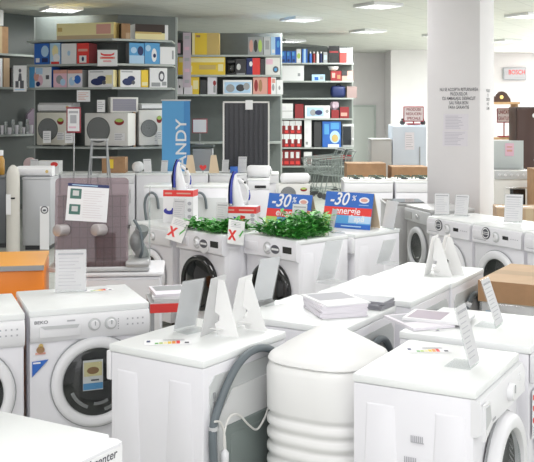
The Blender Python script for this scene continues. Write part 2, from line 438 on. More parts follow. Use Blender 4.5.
def porthole(t, x, z, D, r, ringm, dark=False, leaflet=False, out=.035, glass_r=.74, prot=.0):
    y = -D
    b = MB(); g = r*glass_r
    b.lathe([(r, y+.004), (r, y-out*.35), (r*.965, y-out*.8), (r*.90, y-out), (g*1.06, y-out*.9), (g, y-out*.55), (g, y+.004)], ringm, (x, 0, z), 'y', 44, close=False)
    if not dark:
        b.lathe([(r*1.025, y+.001), (r*1.025, y-.005), (r*.99, y-.006)], GREY, (x, 0, z), 'y', 44, close=False)
    d = b.build('door', t, sharp=50)
    if dark:
        MB().lathe([(g, y-out*.5), (g*.8, y-out*1.0), (g*.45, y-out*1.35), (0, y-out*1.5)], BLACKG, (x, 0, z), 'y', 36, close=False).build('door_glass', d)
    else:
        # drum back and perforated steel behind a clear bowl
        b = MB(); b.lathe([(g*1.0, y-.010), (g*.9, y-.003), (0, y-.0025)], mat('drum_dark', (.022, .024, .024), .35), (x, 0, z), 'y', 36, close=False)
        for k in range(5):
            for j in range(9):
                px, pz = x+g*(.50+.09*k)-.0, z-g*.35+j*.022+(k % 2)*.011
                if (px-x)**2+(pz-z)**2 < (g*.88)**2: b.oval(px, pz, .0045, .006, y-.0105, STEEL, 8)
        for a0, a1, rr in ((200, 250, .72), (262, 300, .6), (285, 330, .82)):
            b.ring(x, z, g*rr, g*(rr+.10), y-.0108, STEEL, 8, a0=a0, a1=a1)
        b.build('drum', d)
        if leaflet:
            b = MB(); x -= .02; b.box((x+.0, y-.014, z+.035), (.10, .002, .15), PAPER)
            b.rect(x-.049, z-.036, x+.049, z-.004, y-.0155, SKYB); b.rect(x-.045, z+.03, x+.045, z+.10, y-.0155, LYEL)
            b.oval(x, z+.058, .03, .018, y-.0157, BROWN); b.rect(x-.01, z+.006, x+.03, z+.014, y-.0157, INK)
            o = b.build('leaflet', d); o['label'] = 'white leaflet with picture and blue foot behind the glass'
        MB().lathe([(g, y-out*.5), (g*.8, y-out*.85), (g*.4, y-out*1.05), (0, y-out*1.1)], PORT, (x, 0, z), 'y', 36, close=False).build('door_glass', d)
    return d
def knob(t, x, z, y, r=.024, m=WHITE2, ring=True, name='dial'):
    b = MB()
    if ring: b.lathe([(r*1.45, y), (r*1.4, y-.004), (r*1.1, y-.006)], LGREY, (x, 0, z), 'y', 24)
    b.lathe([(r, y), (r*.97, y-.016), (r*.85, y-.022), (0, y-.023)], m, (x, 0, z), 'y', 24)
    b.box((x, y-.024, z+r*.4), (.004, .003, r*.9), GREY)
    return b.build(name, t)
def energy_sticker(t, x, y, z, rz=0, s=1.):
    b = MB(); X = Matrix.Translation((x, y, z)) @ Matrix.Rotation(R(rz), 4, 'Z')
    b.flat(-.10*s, -.05*s, .10*s, .05*s, 0, PAPER, X)
    for i, m in enumerate((GREENP, LEMON, LYEL, YEL, ORANGE, RED)):
        b.flat(-.055*s+i*.018*s, -.032*s, -.040*s+i*.018*s, -.010*s+i*.006*s, .0006, m, X)
    b.flat(.07*s, -.03*s, .088*s, -.005*s, .0006, INK, X); b.flat(-.09*s, .0, -.075*s, .03*s, .0006, NAVY, X)
    for i in range(4): b.flat(-.02*s, .02*s+i*.007*s, .07*s, .023*s+i*.007*s, .0006, GREYINK, X)
    o = b.build('energy_label', t, smooth=False); o['label'] = 'energy rating sticker with coloured bars on the worktop'

def white_ring_washer(label, ctr, rz, d=.54, decals=True, text=None, leaflet=True):
    """front loader with two dials, drawer with grip, white porthole ring"""
    t = thing('washing_machine', label, 'washing machine', ctr, rz); D = d/2
    shell(t, d)
    b = MB()
    prof = [(-D+.02, .822), (-D-.010, .814), (-D-.022, .795), (-D-.026, .76), (-D-.022, .712), (-D-.004, .692), (-D+.02, .69)]
    b.prism(prof, -.297, .297, WHITE2, 'yz')
    y = -D-.0275
    for i in range(4):
        b.rect(.178+i*.026, .776, .186+i*.026, .784, y, GREYINK); b.rect(.178+i*.026, .748, .186+i*.026, .756, y, GREYINK)
    for i in range(5): b.oval(.135, .735+i*.012, .003, .003, y, GREY, 8)
    b.text(text or 'BEKO', -.245, .793, .022, -D-.0235, INK, sx=1.2, off=.0006)
    b.rect(-.12, .788, -.08, .796, -D-.0237, GREYINK)
    p = b.build('control_panel', t)
    b = MB(); b.rbox((-.155, -D-.0265, .745), (.20, .012, .055), .005, WHITE2)
    b.prism([(-.25, .775), (-.06, .775), (-.07, .758), (-.23, .760)], -D-.036, -D-.031, LGREY)
    b.build('detergent_drawer', p)
    knob(p, .015, .765, -D-.026, .022); knob(p, .097, .765, -D-.026, .022)
    if decals:
        b = MB(); b.poly([(-.285, .60), (-.205, .605), (-.285, .525)], -D+.0005, BLUE)
        b.rect(-.28, .588, -.245, .596, -D-.0002, PAPER)
        b.build('blue_sticker', t); 
        b = MB(); b.oval(-.245, .655, .02, .018, -D+.0003, BROWN); b.oval(-.243, .672, .012, .013, -D+.0003, GOLD); b.rect(-.27, .632, -.22, .642, -D+.0003, SALMON)
        b.build('mascot_free_sticker', t).name = 'round_sticker'
    porthole(t, .03, .475, D, .224, WHITE2, leaflet=leaflet, glass_r=.755)
    b = MB(); b.box((0, -D+.001, .10), (.58, .008, .085), WHITE2); b.build('kick_plate', t)
    return t

def back_of_washer(t, d, hose=None, detail=True):
    """rear face: zinc sheet with pressed frame, access panel, hose, cable"""
    D = d/2; y = D-.003
    Xb = Matrix.Rotation(PI, 4, 'Z')        # builder faces -y; turn it to the back
    b = MB(); b.rect(-.285, .07, .285, .81, -y-.0006, mat('rear_sheet', (.60, .62, .62), .5), Xb)
    pts = [(-.26, .74), (-.225, .775), (.23, .775), (.26, .74), (.26, .12), (-.26, .12)]
    b.prism([(x, z) for x, z in pts], -y-.006, -y, mat('rear_sheet', (.60, .62, .62), .5), 'xz', Xb)
    b.prism([(-.21, .60), (-.12, .70), (.20, .70), (.225, .66), (.225, .14), (-.21, .14)], -y-.012, -y, mat('rear_raised', (.70, .71, .71), .5), 'xz', Xb)
    for k in range(3): b.box((-.235, -y-.009, .70-k*.035), (.012, .006, .022), GREY, Xb)
    b.build('rear_panel', t, sharp=30)
    b = MB(); b.rbox((.005, -y-.012, .36), (.37, .018, .40), .045, BACKP, 3, Xb); b.rbox((.005, -y-.020, .36), (.30, .012, .33), .035, BACKP, 3, Xb)
    b.build('access_panel', t)
    return y, Xb
def rear_hose(t, pts, y, r=.0165):
    MB().tube([(-u, y+o, z) for u, z, o in pts], r, HOSE, 10, 6).build('drain_hose', t)

def simple_front(t, d, z=.47, x=0, black=False, r=.215, dial=.06):
    D = d/2
    b = MB(); b.rbox((0, -D-.006, .757), (.592, .028, .125), .008, WHITE2)
    b.rect(-.06, .775, .0, .782, -D-.0205, GREYINK)
    p = b.build('control_panel', t)
    b = MB(); b.rbox((-.19, -D-.022, .755), (.17, .010, .075), .006, WHITE2); b.rbox((-.19, -D-.028, .738), (.12, .010, .018), .004, LGREY); b.build('detergent_drawer', p)
    knob(p, dial, .76, -D-.02, .026)
    porthole(t, x, z, D, r, BLACKG if black else WHITE2, dark=black, leaflet=False)
    b = MB(); b.box((0, -D+.001, .10), (.58, .008, .085), WHITE2); b.build('kick_plate', t)
    return p

# --- W2 and W1: white front loaders facing the camera
c2 = corner(W(29, 311, .85), 21.4, -.3, -.27)
w2 = white_ring_washer('white front-loading washer facing the camera, leaflet behind its round door glass', c2, 21.4)
energy_sticker(w2, .12, .14, .8512, 0, .8)
c1 = corner(W(25, 313, .85), 21.4, .3, -.27)
w1 = white_ring_washer('white washer cut by the left picture edge, beside the one with blue corner sticker', c1, 21.4, decals=False, leaflet=False)

# --- bottom left machine: only its worktop and a front sticker show
cb = corner(W(110, 434, .85), 60, .3, -.27)
wb = thing('washing_machine', 'white washer in the bottom left corner with a lettered front sticker', 'washing machine', cb, 60); shell(wb, .54)
D = .27
b = MB(); b.prism([(-D+.03, .838), (-D-.030, .842), (-D-.048, .836), (-D-.050, .69), (-D, .672), (-D+.03, .67)], -.297, .297, WHITE2, 'yz'); p = b.build('control_panel', wb)
knob(p, -.05, .745, -D-.049, .026); porthole(wb, 0, .44, D, .215, WHITE2)
MB().box((0, -D+.001, .10), (.58, .008, .085), WHITE2).build('kick_plate', wb)
b = MB(); b.box((.175, -D-.0515, .800), (.235, .002, .056), PAPER); b.text('l center', .205, .812, .037, -D-.0532, INK, shear=.1, sx=1.08, off=.001)
b.build('front_sticker', wb)['label'] = 'white sticker with dark lettering'

# --- Wr and Wr2: fronts turned to the right
cr = corner(W(476, 391, .85), 61, -.3, -.235)
wr = thing('washing_machine', 'white washer at the bottom right, pressed side panel with two small stamped codes', 'washing machine', cr, 61); shell(wr, .47)
D = .235
b = MB(); b.prism([(-D+.02, .818), (-D-.012, .812), (-D-.022, .785), (-D-.022, .70), (-D, .685), (-D+.02, .685)], -.297, .297, WHITE2, 'yz')
b.rect(-.20, .71, -.13, .72, -D-.0237, GREYINK); b.rbox((.22, -D-.023, .775), (.025, .006, .03), .003, WHITE2)
p = b.build('control_panel', wr)
b = MB(); b.prism([(-.292, .80), (-.235, .80), (-.20, .71), (-.292, .675)], -D-.032, -D-.020, WHITE2); b.prism([(-.285, .79), (-.24, .79), (-.222, .735), (-.285, .715)], -D-.034, -D-.031, LGREY)
b.build('detergent_drawer', p)
knob(p, .06, .757, -D-.022, .034, ring=False)
porthole(wr, .02, .45, D, .235, WHITE2, out=.05, glass_r=.72)
MB().box((0, -D+.001, .10), (.58, .008, .085), WHITE2).build('kick_plate', wr)
Xl = Matrix.Rotation(R(-90), 4, 'Z')
for yy, zz in ((-.02, .645), (.005, .565)):
    b = MB()
    for k in range(7): b.rect(-yy-.025+k*.007, zz-.010, -yy-.025+k*.007+.004, zz+.012, -.3020, GREYINK, Xl)
    b.rect(-yy-.025, zz-.014, -yy+.025, zz-.010, -.3020, GREYINK, Xl)
    b.build('stamped_code', wr)
energy_sticker(wr, *to_local(cr, 61, W(428, 350, .8512)), .8512, -60, .9)
cr2 = corner(W(531, 347, .85), 61, -.3, -.29)
wr2 = thing('washing_machine', 'white washer at the right picture edge with red striped sticker, brochures on top', 'washing machine', cr2, 61); shell(wr2, .58)
simple_front(wr2, .58)
b = MB(); b.box((-.225, -.2905, .56), (.11, .002, .20), PAPER)
for zz in (.62, .575, .525): b.rect(-.275, zz, -.175, zz+.022, -.2918, RED)
b.lines(-.27, .47, -.19, .51, 4, -.2918, GREYINK); b.build('front_sticker', wr2)['label'] = 'white sticker with red stripes'
energy_sticker(wr2, -.05, .12, .8512, 60, .8)

# --- Wc and the row behind it: backs turned to the right
cc = corner(W(203, 361, .85), 236, .3, .25)
wc = thing('washing_machine', 'white washer seen from behind, thick grey hose looped over its rear panel', 'washing machine', cc, 236); shell(wc, .50)
y, Xb = back_of_washer(wc, .50)
# along the back: u runs from the near corner (+x) to the far one
hp = [(.01, .30), (.005, .44), (.0, .56), (.022, .63), (.085, .72), (.16, .79), (.24, .825), (.33, .83), (.42, .80), (.475, .745), (.49, .70)]
rear_hose(wc, [(-(.27-u), z, .028 if i not in (0, len(hp)-1) else .02) for i, (u, z) in enumerate(hp)], y)
MB().tube([(.27-.005, y+.028, .575), (.27-.003, y+.028, .59)], .0195, LGREY, 10).build('hose_clip', wc)
b = MB(); b.tube([(.27-u, y+.045, z) for u, z in ((-.01, .615), (.03, .60), (.055, .54), (.06, .47), (.055, .43))], .0045, OFFW, 7, 5)
b.tube([(.27-u, y+.045, z) for u, z in ((.06, .44), (.05, .54), (.085, .605), (.15, .60), (.22, .54), (.28, .505), (.34, .54), (.40, .62), (.46, .645))], .0045, OFFW, 7, 5)
b.tube([(.27-u, y+.045, z) for u, z in ((.055, .44), (.09, .42), (.14, .36), (.24, .30), (.38, .33))], .0045, OFFW, 7, 5)
pc_ = b.build('power_cord', wc)
b = MB(); b.lathe([(.010, -.03), (.017, -.015), (.017, .02), (.006, .035)], WHITE2, (.27-.055, y+.045, .455), seg=12); b.build('plug', pc_)
b = MB(); b.tube([(.27-.47, y+.02, .80), (.27-.47, y+.02, .745)], .008, GREENP, 8); b.build('hose_cap', wc)['label'] = 'green cap'
energy_sticker(wc, *to_local(cc, 236, W(168, 342, .8512)), .8512, 130, 1.0)
rowB = []
for px, py, d, lab in ((345, 329, .58, 'white washer with thick leaflet stack on top, behind the white tank'),
                       (411, 302, .54, 'white washer with bare worktop, between the leaflet washer and the cardboard easels'),
                       (452, 283.5, .50, 'white washer carrying two white cardboard easels, left of the film-wrapped carton')):
    c = corner(W(px, py, .85), 240, .3, d/2)
    t = thing('washing_machine', lab, 'washing machine', c, 240); shell(t, d)
    yy, _ = back_of_washer(t, d)
    rear_hose(t, [(-.22, .40, .02), (-.215, .52, .028), (-.15, .64, .028), (-.02, .73, .028), (.10, .72, .028), (.18, .62, .028), (.20, .50, .02)], yy)
    MB().tube([(.1, yy+.02, .70), (.1, yy+.05, .69)], .018, RED if px == 411 else LGREY, 10).build('inlet_valve', t)
    simple_front(t, d)
    rowB.append((t, c, d))
simple_front(wc, .50)

# --- W5: two front loaders facing left before the pillar, a third at the picture edge
def badge_washer(label, ctr, rz, d=.55, badge=True, black=True, disp=True):
    t = thing('washing_machine', label, 'washing machine', ctr, rz); D = d/2; shell(t, d)
    b = MB(); b.prism([(-D+.02, .84), (-D-.008, .832), (-D-.018, .80), (-D-.018, .70), (-D, .685), (-D+.02, .685)], -.297, .297, WHITE, 'yz')
    if disp: b.rect(.08, .755, .15, .785, -D-.0190, BLACKG)
    for i in range(4): b.rect(.175+i*.025, .765, .188+i*.025, .772, -D-.0190, GREYINK)
    b.rect(-.27, .72, -.12, .725, -D-.0190, GREYINK)
    p = b.build('control_panel', t)
    b = MB(); b.rbox((-.205, -D-.018, .765), (.16, .008, .07), .005, WHITE); b.build('detergent_drawer', p)
    knob(p, .0, .765, -D-.018, .032)
    if badge:
        b = MB(); b.lathe([(.052, -D-.019), (.050, -D-.024), (.001, -D-.0245)], INK, (-.12, 0, .785), 'y', 24)
        b.ring(-.12, .785, .036, .044, -D-.0255, PAPER); b.rect(-.155, .775, -.085, .795, -D-.0258, PAPER); b.rect(-.15, .780, -.09, .790, -D-.0261, INK)
        b.build('round_badge', p)['label'] = 'round black and white badge sticker'
    porthole(t, .0, .42, D, .23, WHITE2, dark=False, glass_r=.70)
    b = MB(); b.box((0, -D+.001, .10), (.58, .008, .085), WHITE2); b.build('kick_plate', t)
    return t, ctr
r5 = -61.5
q = W(428, 216, .85); c5a = corner(q, r5, -.3, -.275)
badge_washer('white washer with black round badge, the one right under the pillar notices', c5a, r5)
dirx = Vector((math.cos(R(r5)), math.sin(R(r5)), 0))
c5b = c5a+dirx*.63; badge_washer('white washer with black badge and dark porthole, between the pillar and the cartons', c5b, r5)
c5c = c5b+dirx*.63; badge_washer('white washer cut by the right picture edge, above the film-wrapped carton', c5c, r5, badge=False)

# --- the black-door washers under the greenery
def black_door_washer(label, ctr, rz, d=.55, door=True, text=True):
    t = thing('washing_machine', label, 'washing machine', ctr, rz); D = d/2; shell(t, d)
    b = MB(); b.prism([(-D+.03, .85), (-D-.004, .842), (-D-.018, .815), (-D-.018, .70), (-D, .685), (-D+.03, .685)], -.299, .299, WHITE, 'yz')
    b.rect(.15, .745, .25, .795, -D-.0190, BLACKG)
    b.ring(-.02, .765, .036, .05, -D-.0192, LGREY, 20, a0=40, a1=320)
    p = b.build('control_panel', t)
    knob(p, -.02, .765, -D-.018, .026, ring=False)
    b = MB(); b.rbox((-.21, -D-.018, .765), (.15, .008, .07), .005, WHITE); b.build('detergent_drawer', p)
    b = MB(); b.lathe([(.058, -D-.021), (.056, -D-.026), (.001, -D-.0265)], WHITE2, (.075, 0, .745), 'y', 24)
    b.oval(.075, .765, .05, .034, -D-.0275, INK); b.rect(.035, .757, .115, .773, -D-.0279, PAPER)
    b.build('round_badge', p)['label'] = 'round white badge with a black top'
    porthole(t, -.0, .44, D, .225, BLACKG, dark=True, glass_r=.80, out=.04)
    b = MB(); b.box((0, -D+.001, .10), (.58, .008, .085), WHITE2); b.build('kick_plate', t)
    return t
RG = -48
cg2 = corner(W(298, 241, .85), RG, .3, -.275); wg2 = black_door_washer('white washer with black porthole and display, under the first blue discount card', cg2, RG)
cg1 = corner(W(224, 235.5, .85), RG, .3, -.275); wg1 = black_door_washer('white washer with black porthole, steam iron and greenery on its worktop', cg1, RG)
ux, uy = Vector((math.cos(R(RG)), math.sin(R(RG)), 0)), Vector((-math.sin(R(RG)), math.cos(R(RG)), 0))
cg0 = cg1-ux*.66-uy*.02
t = thing('washing_machine', 'white washer under the other steam iron, partly behind the glass-panelled cooker hood', 'washing machine', cg0, RG); shell(t, .55); simple_front(t, .55, z=.43)
cg3 = cg2+uy*.60+ux*.02
t = thing('washing_machine', 'white washer behind the greenery, under the larger blue discount tent card', 'washing machine', cg3, RG); shell(t, .55)
back_of_washer(t, .55)
simple_front(t, .55)
# ------------------------------------------------------------ white moulded tank with pyramid lid
def superloop(hw, n, z, seg=48):
    o = []
    for i in range(seg):
        a = 2*PI*i/seg; c, s = math.cos(a), math.sin(a)
        o.append((hw*math.copysign(abs(c)**(2/n), c), hw*math.copysign(abs(s)**(2/n), s), z))
    return o
def loft(b, loops, m, cap0=True, cap1=True):
    n = len(loops[0]); vs = [p for l in loops for p in l]
    fs = [(i*n+k, i*n+(k+1) % n, (i+1)*n+(k+1) % n, (i+1)*n+k) for i in range(len(loops)-1) for k in range(n)]
    if cap0: fs.append(tuple(range(n))[::-1])
    if cap1: fs.append(tuple((len(loops)-1)*n+k for k in range(n)))
    return b.add(vs, fs, m)
tk = thing('plastic_tank', 'white moulded plastic tank with horizontal ribs and low pyramid lid', 'tank', (.256, 3.945, 0), -31)
b = MB(); L = []
H0 = .234; NS = 2.9
L.append(superloop(H0-.02, NS, 0)); L.append(superloop(H0, NS, .02))
z = .06
for i in range(10):
    for k in range(6): L.append(superloop(H0-.0065*(1-math.cos(2*PI*k/6))*(.3 if k in (0, 1, 5) else 1), NS, z+.056*k/6))
    z += .056
L += [superloop(H0, NS, z), superloop(H0+.001, NS, .77), superloop(H0-.008, NS, .795), superloop(H0-.02, NS, .806)]
loft(b, L, TANKM); b.build('body', tk, sharp=60)
b = MB(); L = [superloop(H0-.012, NS, .804), superloop(H0-.004, NS, .812), superloop(H0-.010, NS, .826), superloop(H0-.022, NS, .834)]
for i in range(7):
    t = i/6; L.append(superloop((H0-.03)*(1-t)+.03*t, NS-.6*t, .838+.102*(t**.92)))
L += [superloop(.022, 2.2, .943), superloop(.006, 2, .944)]
loft(b, L, TANKM); b.build('lid', tk, sharp=60)

# ------------------------------------------------------------ price cards
TOPZ = .8515
def acrylic_card(label, p, rz, w=.15, h=.23, lean=17, kind='lines', z=None, foot=.10, frosted=False, group=None):
    t = thing('price_card', label, 'price card', (p[0], p[1], (z if z is not None else TOPZ)), rz, group)
    X = Matrix.Rotation(R(-lean), 4, 'X')
    b = MB(); A = ACRYL2 if frosted else ACRYL
    b.box((0, foot/2, .0015), (w, foot, .003), A); b.box((0, 0, h/2+.002), (w, .003, h), A, X)
    b.build('holder', t, smooth=False)
    if kind != 'none':
        b = MB(); b.box((0, -.0026, h/2+.004), (w*.95, .0012, h*.95), PAPERT, X)
        if kind == 'lines':
            b.rect(-w*.40, h*.88, w*.40, h*.92, -.0036, GREYINK, X); b.lines(-w*.38, h*.12, w*.38, h*.84, 9, -.0036, FAINT, .22, X)
        if kind == 'price':
            b.rect(-w*.36, h*.80, w*.36, h*.84, -.0036, GREYINK, X); b.lines(-w*.36, h*.45, w*.36, h*.75, 5, -.0036, FAINT, .25, X); b.rect(-w*.2, h*.2, w*.25, h*.3, -.0036, INK, X)
        b.build('paper_sheet', t, smooth=False)
    return t
def at_local(c, rz, x, y): return loc2w(c, rz, x, y, TOPZ)
acrylic_card('white price sheet in a clear stand on the washer beside the orange counter', W(70.5, 292, .8515), 8, .168, .225, 10, foot=.07)
acrylic_card('price card seen nearly edge-on, leaning on the washer with stamped side panel', W(475, 366, .8515), 61, .13, .235, 15)
acrylic_card('price card leaning on the washer that carries loose brochures, right picture side', W(500, 326, .8515), 61, .13, .22, 19)
acrylic_card('clear leaning price card beside two easels on the hose washer', W(185, 329, .8515), 225, .13, .235, 15, frosted=True, kind='lines', foot=.09)
acrylic_card('clear leaning price card behind two easels, left of the leaflet stack', W(262, 302, .8515), 225, .15, .24, 15, kind='blank', frosted=True)
acrylic_card('clear leaning price card on the washer with bare worktop', W(325, 281, .8515), 225, .15, .25, 17, kind='blank', frosted=True)
acrylic_card('small clear price card leaning beside the cardboard easels, before the pillar', W(383, 262.5, .8515), 225, .13, .16, 20, kind='blank', frosted=True)

def easel(label, p, rz, w=.15, h=.27, lean=12, m=GREYB, lab=None):
    """cardboard easel stand: leaning board, cut-out strut behind"""
    t = thing('cardboard_easel', label, 'display stand', (p[0], p[1], TOPZ), rz)
    X = Matrix.Rotation(R(-lean), 4, 'X'); k = math.tan(R(lean))
    b = MB(); b.box((0, 0, h/2+.001), (w, .003, h), m, X); b.build('board', t, smooth=False)
    b = MB()
    b.prism([(k*h*.93, h*.93), (k*h*.93+.030, h*.93), (.155, .001), (.05, .001), (.035, .05), (.055, .06), (.06, .085), (.035, .10)], -.0015, .0015, FOAM, 'yz'); b.build('strut', t, smooth=False)
    b = MB(); b.box((.012, .05, .03), (.022, .06, .002), FOAM); b.build('lock_tab', t, smooth=False)
    return t
easel('grey cardboard easel seen from behind, next to the clear leaning card', W(208, 334, .8515), 243, .13, .26)
easel('white cardboard easel seen from behind, right of another easel on the hose washer', W(236, 328, .8515), 243, .13, .24, m=FOAM)
easel('cream cardboard easel on the washer left of the wrapped carton, nearer the picture centre', W(427, 275, .8515), 243, .13, .24, m=FOAM)
easel('cream cardboard easel on the washer left of the wrapped carton, nearer that carton', W(439, 274, .8515), 243, .12, .24, m=FOAM)

# white tags with cross and tick hanging at the front edges
def xv_card(label, p, rz, z, lean=-22):
    t = thing('price_card', label, 'price card', (p[0], p[1], z), rz)
    w, h = .165, .19; X = Matrix.Rotation(R(lean), 4, 'X') @ Matrix.Rotation(R(12), 4, 'Y')
    MB().box((0, 0, h/2), (w, .004, h), FOAM, X).build('card', t, smooth=False)
    b = MB(); y = -.0032
    for s in (-1, 1): b.poly([(-.04-s*.03-.012, .03), (-.04-s*.03+.012, .03), (-.04+s*.03+.012, .11), (-.04+s*.03-.012, .11)], y-.0002*s, RED, X)
    b.poly([(.02, .07), (.035, .075), (.035, .055), (.075, .115), (.062, .118), (.034, .08)], y, GREENP, X)
    b.lines(-.06, .13, .06, .18, 4, y, GREYINK, .25, X)
    b.build('printing', t, smooth=False)
    return t
def on(c, rz, x, y, z): return loc2w(c, rz, x, y, z)
p = on(cg1, RG, -.25, -.36, 0); xv_card('white tag with red cross and green tick, hanging below the iron nearer the wall', p, RG+22, .76)
p = on(cg1, RG, .335, -.19, 0); xv_card('white tag with red cross and green tick, hanging between the two black portholes', p, RG+90, .775, -8)
acrylic_card('white price card leaning among the greenery in front of the first discount card', on(cg2, RG, .02, .0, 0), -25, .13, .235, 8, frosted=True)
acrylic_card('blank white card standing in front of the lower iron box', on(cg1, RG, .0, -.06, 0), -25, .11, .22, 8, frosted=True, kind='lines')
acrylic_card('white price card in front of the red and white iron box near the cooker hood', on(cg0, RG, .18, -.12, 0), -25, .12, .22, 8, frosted=True)
acrylic_card('white card standing behind the first blue discount card', on(cg2, RG, .13, .25, 0), -75, .12, .19, 12, kind='blank')
acrylic_card('grey white card right behind the brown side of the discount tent card', on(cg3, RG, .26, .17, 0), -60, .16, .235, 12, kind='blank')
acrylic_card('white printed card on the badge washer right below the pillar notices', W(442, 215, .8515), -10, .14, .20, 10, frosted=True)
acrylic_card('tilted white printed card between the two badge washers before the pillar', W(461, 216, .8515), -25, .13, .20, 17, frosted=True)
acrylic_card('white printed card on the badge washer in front of the brown cartons', W(513, 222.5, .8515), -22, .16, .25, 17, frosted=True)

# ------------------------------------------------------------ discount cards (tent cards)
def discount_card(label, p, rz, w=.42, h=.285, lean=14, full=True):
    t = thing('discount_card', label, 'sign', (p[0], p[1], TOPZ), rz)
    X = Matrix.Rotation(R(-lean), 4, 'X'); k = math.tan(R(lean))
    b = MB(); b.box((0, 0, h/2), (w, .004, h), BLUE, X); y = -.0032
    b.rect(-w/2, h*.36, w/2, h*.58, y, RED, X)
    b.rect(-w/2, 0, -w*.24, h*.36, y, LEMON, X); b.rect(-w*.24, 0, w/2, h*.36, y, SKYB, X); b.rect(w*.04, h*.16, w/2, h*.36, y-.0003, PALEB, X)
    b.rect(-w*.24, h*.0, w/2, h*.13, y-.0003, BLUE, X)
    b.text('-30', -w*.21, h*.79, h*.50, y-.0006, PAPER, shear=.25, X=X, off=.006, sx=.92)
    b.text('%', w*.10, h*.84, h*.20, y-.0006, PAPER, shear=.2, X=X, off=.002)
    b.text('energie', -w*.0, h*.475, h*.27, y-.0006, PAPER, shear=.12, X=X, off=.003)
    b.text('apă', w*.26, h*.27, h*.22, y-.0008, PAPER, shear=.12, X=X, off=.003)
    b.lines(w*-.1, h*.04, w*.45, h*.09, 1, y-.0008, PALEB, .6, X)
    b.oval(w*.32, h*.80, w*.105, h*.085, y-.0004, PAPER, X=X); b.oval(w*.32, h*.80, w*.075, h*.05, y-.0007, SALMON, X=X); b.rect(w*.22, h*.655, w*.42, h*.67, y-.0005, PALEB, X)
    b.build('front_panel', t, smooth=False)
    # the back leaf of the tent
    yt, zt = h*math.sin(R(lean)), h*math.cos(R(lean))
    b = MB(); b.prism([(yt+.001, zt), (yt+.006, zt), (yt*2.4+.006, 0), (yt*2.4+.001, 0)], -w/2, w/2, BEIGE, 'yz'); b.build('back_panel', t, smooth=False)['label'] = 'plain brown board'
    return t
discount_card('blue and red minus thirty discount card half buried in greenery', on(cg2, RG, -.20, .07, 0), -34, .42, .30)
discount_card('blue and red minus thirty tent card standing clear, right of the greenery', on(cg3, RG, .0, -.06, 0), -35, .455, .30)

# ------------------------------------------------------------ greenery
def greenery(name, label, c, rz, boxes, n, hmax):
    b = MB(); t = thing(name, label, 'artificial plant', (c[0], c[1], TOPZ), rz)
    sb = MB()
    for _ in range(n):
        x0, y0, x1, y1, hh = random.choice(boxes)
        x, y = random.uniform(x0, x1), random.uniform(y0, y1); top = hh*random.uniform(.25, 1)
        base = Vector((x, y, .003)); tip = Vector((x+random.uniform(-.05, .05), y+random.uniform(-.05, .05), top))
        b.tube([base, (base+tip)/2+Vector((random.uniform(-.01, .01), random.uniform(-.01, .01), 0)), tip], .0015, LEAF3, 4)
        for k in range(6):
            q = base.lerp(tip, .25+.15*k); a = random.uniform(0, 2*PI); l = random.uniform(.04, .08); e = random.uniform(-.35, .6)
            d = Vector((math.cos(a), math.sin(a), e)); s = Vector((-math.sin(a), math.cos(a), 0))*random.uniform(.010, .018)
            m1 = q+d*l*.5+Vector((0, 0, .008)); e1 = q+d*l
            if e1.z < .004: e1.z = .004
            if m1.z < .004: m1.z = .006
            b.add([q, m1+s, e1, m1-s], [(0, 1, 2, 3)], random.choice((LEAF1, LEAF1, LEAF2, LEAF3)))
    b.build('foliage', t)
    return t
greenery('artificial_greenery', 'green artificial foliage around the blue discount card', cg2, RG,
         [(-.20, -.24, .25, -.08, .13), (.06, -.1, .27, .12, .19), (.1, -.2, .27, .1, .17), (-.20, -.24, .27, -.18, .11), (-.02, -.12, .2, .0, .17)], 350, .16)
greenery('artificial_greenery', 'low green artificial foliage around the foot of a steam iron box', cg1, RG,
         [(-.26, -.25, .22, -.13, .085), (.10, -.2, .22, .02, .09)], 180, .09)

# ------------------------------------------------------------ steam irons on boxes
IRB = mat('iron_blue', (.04, .06, .36), .2, coat=.3)
def steam_iron(label, loc, rz, s=1.):
    t = thing('steam_iron', label, 'iron', loc, rz)
    def lp(z, x0, x1, w, n=20):
        o = []
        for i in range(n):
            a = 2*PI*i/n
            o.append(((x0+x1)/2+(x1-x0)/2*math.cos(a), w*math.sin(a), z))
        return o
    zs = [(0, -.045, .055, .052), (.02, -.048, .05, .055), (.08, -.05, .03, .056), (.14, -.048, .015, .05), (.19, -.043, .0, .038), (.235, -.033, -.012, .02), (.262, -.024, -.018, .005)]
    b = MB(); loft(b, [lp(z*s, a*s, c*s, w*s) for z, a, c, w in zs], WHITE2); b.build('body', t, sharp=60)
    b = MB(); loft(b, [lp(z*s, (a-.013)*s, (a+.017)*s, (w+.006)*s) for z, a, c, w in zs[1:]], IRB); b.build('skirt', t, sharp=60)['label'] = 'dark blue skirt'
    b = MB(); sp = [lp(z*s, (a-.019)*s, (a-.011)*s, (w+.005)*s) for z, a, c, w in zs]; loft(b, sp, STEEL); b.build('soleplate', t, sharp=60)
    b = MB(); b.tube([(.045*s, 0, .022*s), (.075*s, 0, .05*s), (.078*s, 0, .11*s), (.05*s, 0, .17*s), (.0, 0, .205*s)], .013*s, WHITE2, 10, 5); b.tube([(.081*s, 0, .045*s), (.087*s, 0, .08*s), (.079*s, 0, .12*s)], .011*s, IRB, 8, 4); b.build('handle', t)
    b = MB(); b.lathe([(.013*s, 0), (.013*s, .012*s), (.006*s, .016*s)], BLACK, (.048*s, 0, .175*s), axis='x', seg=12); b.build('steam_dial', t)
    return t
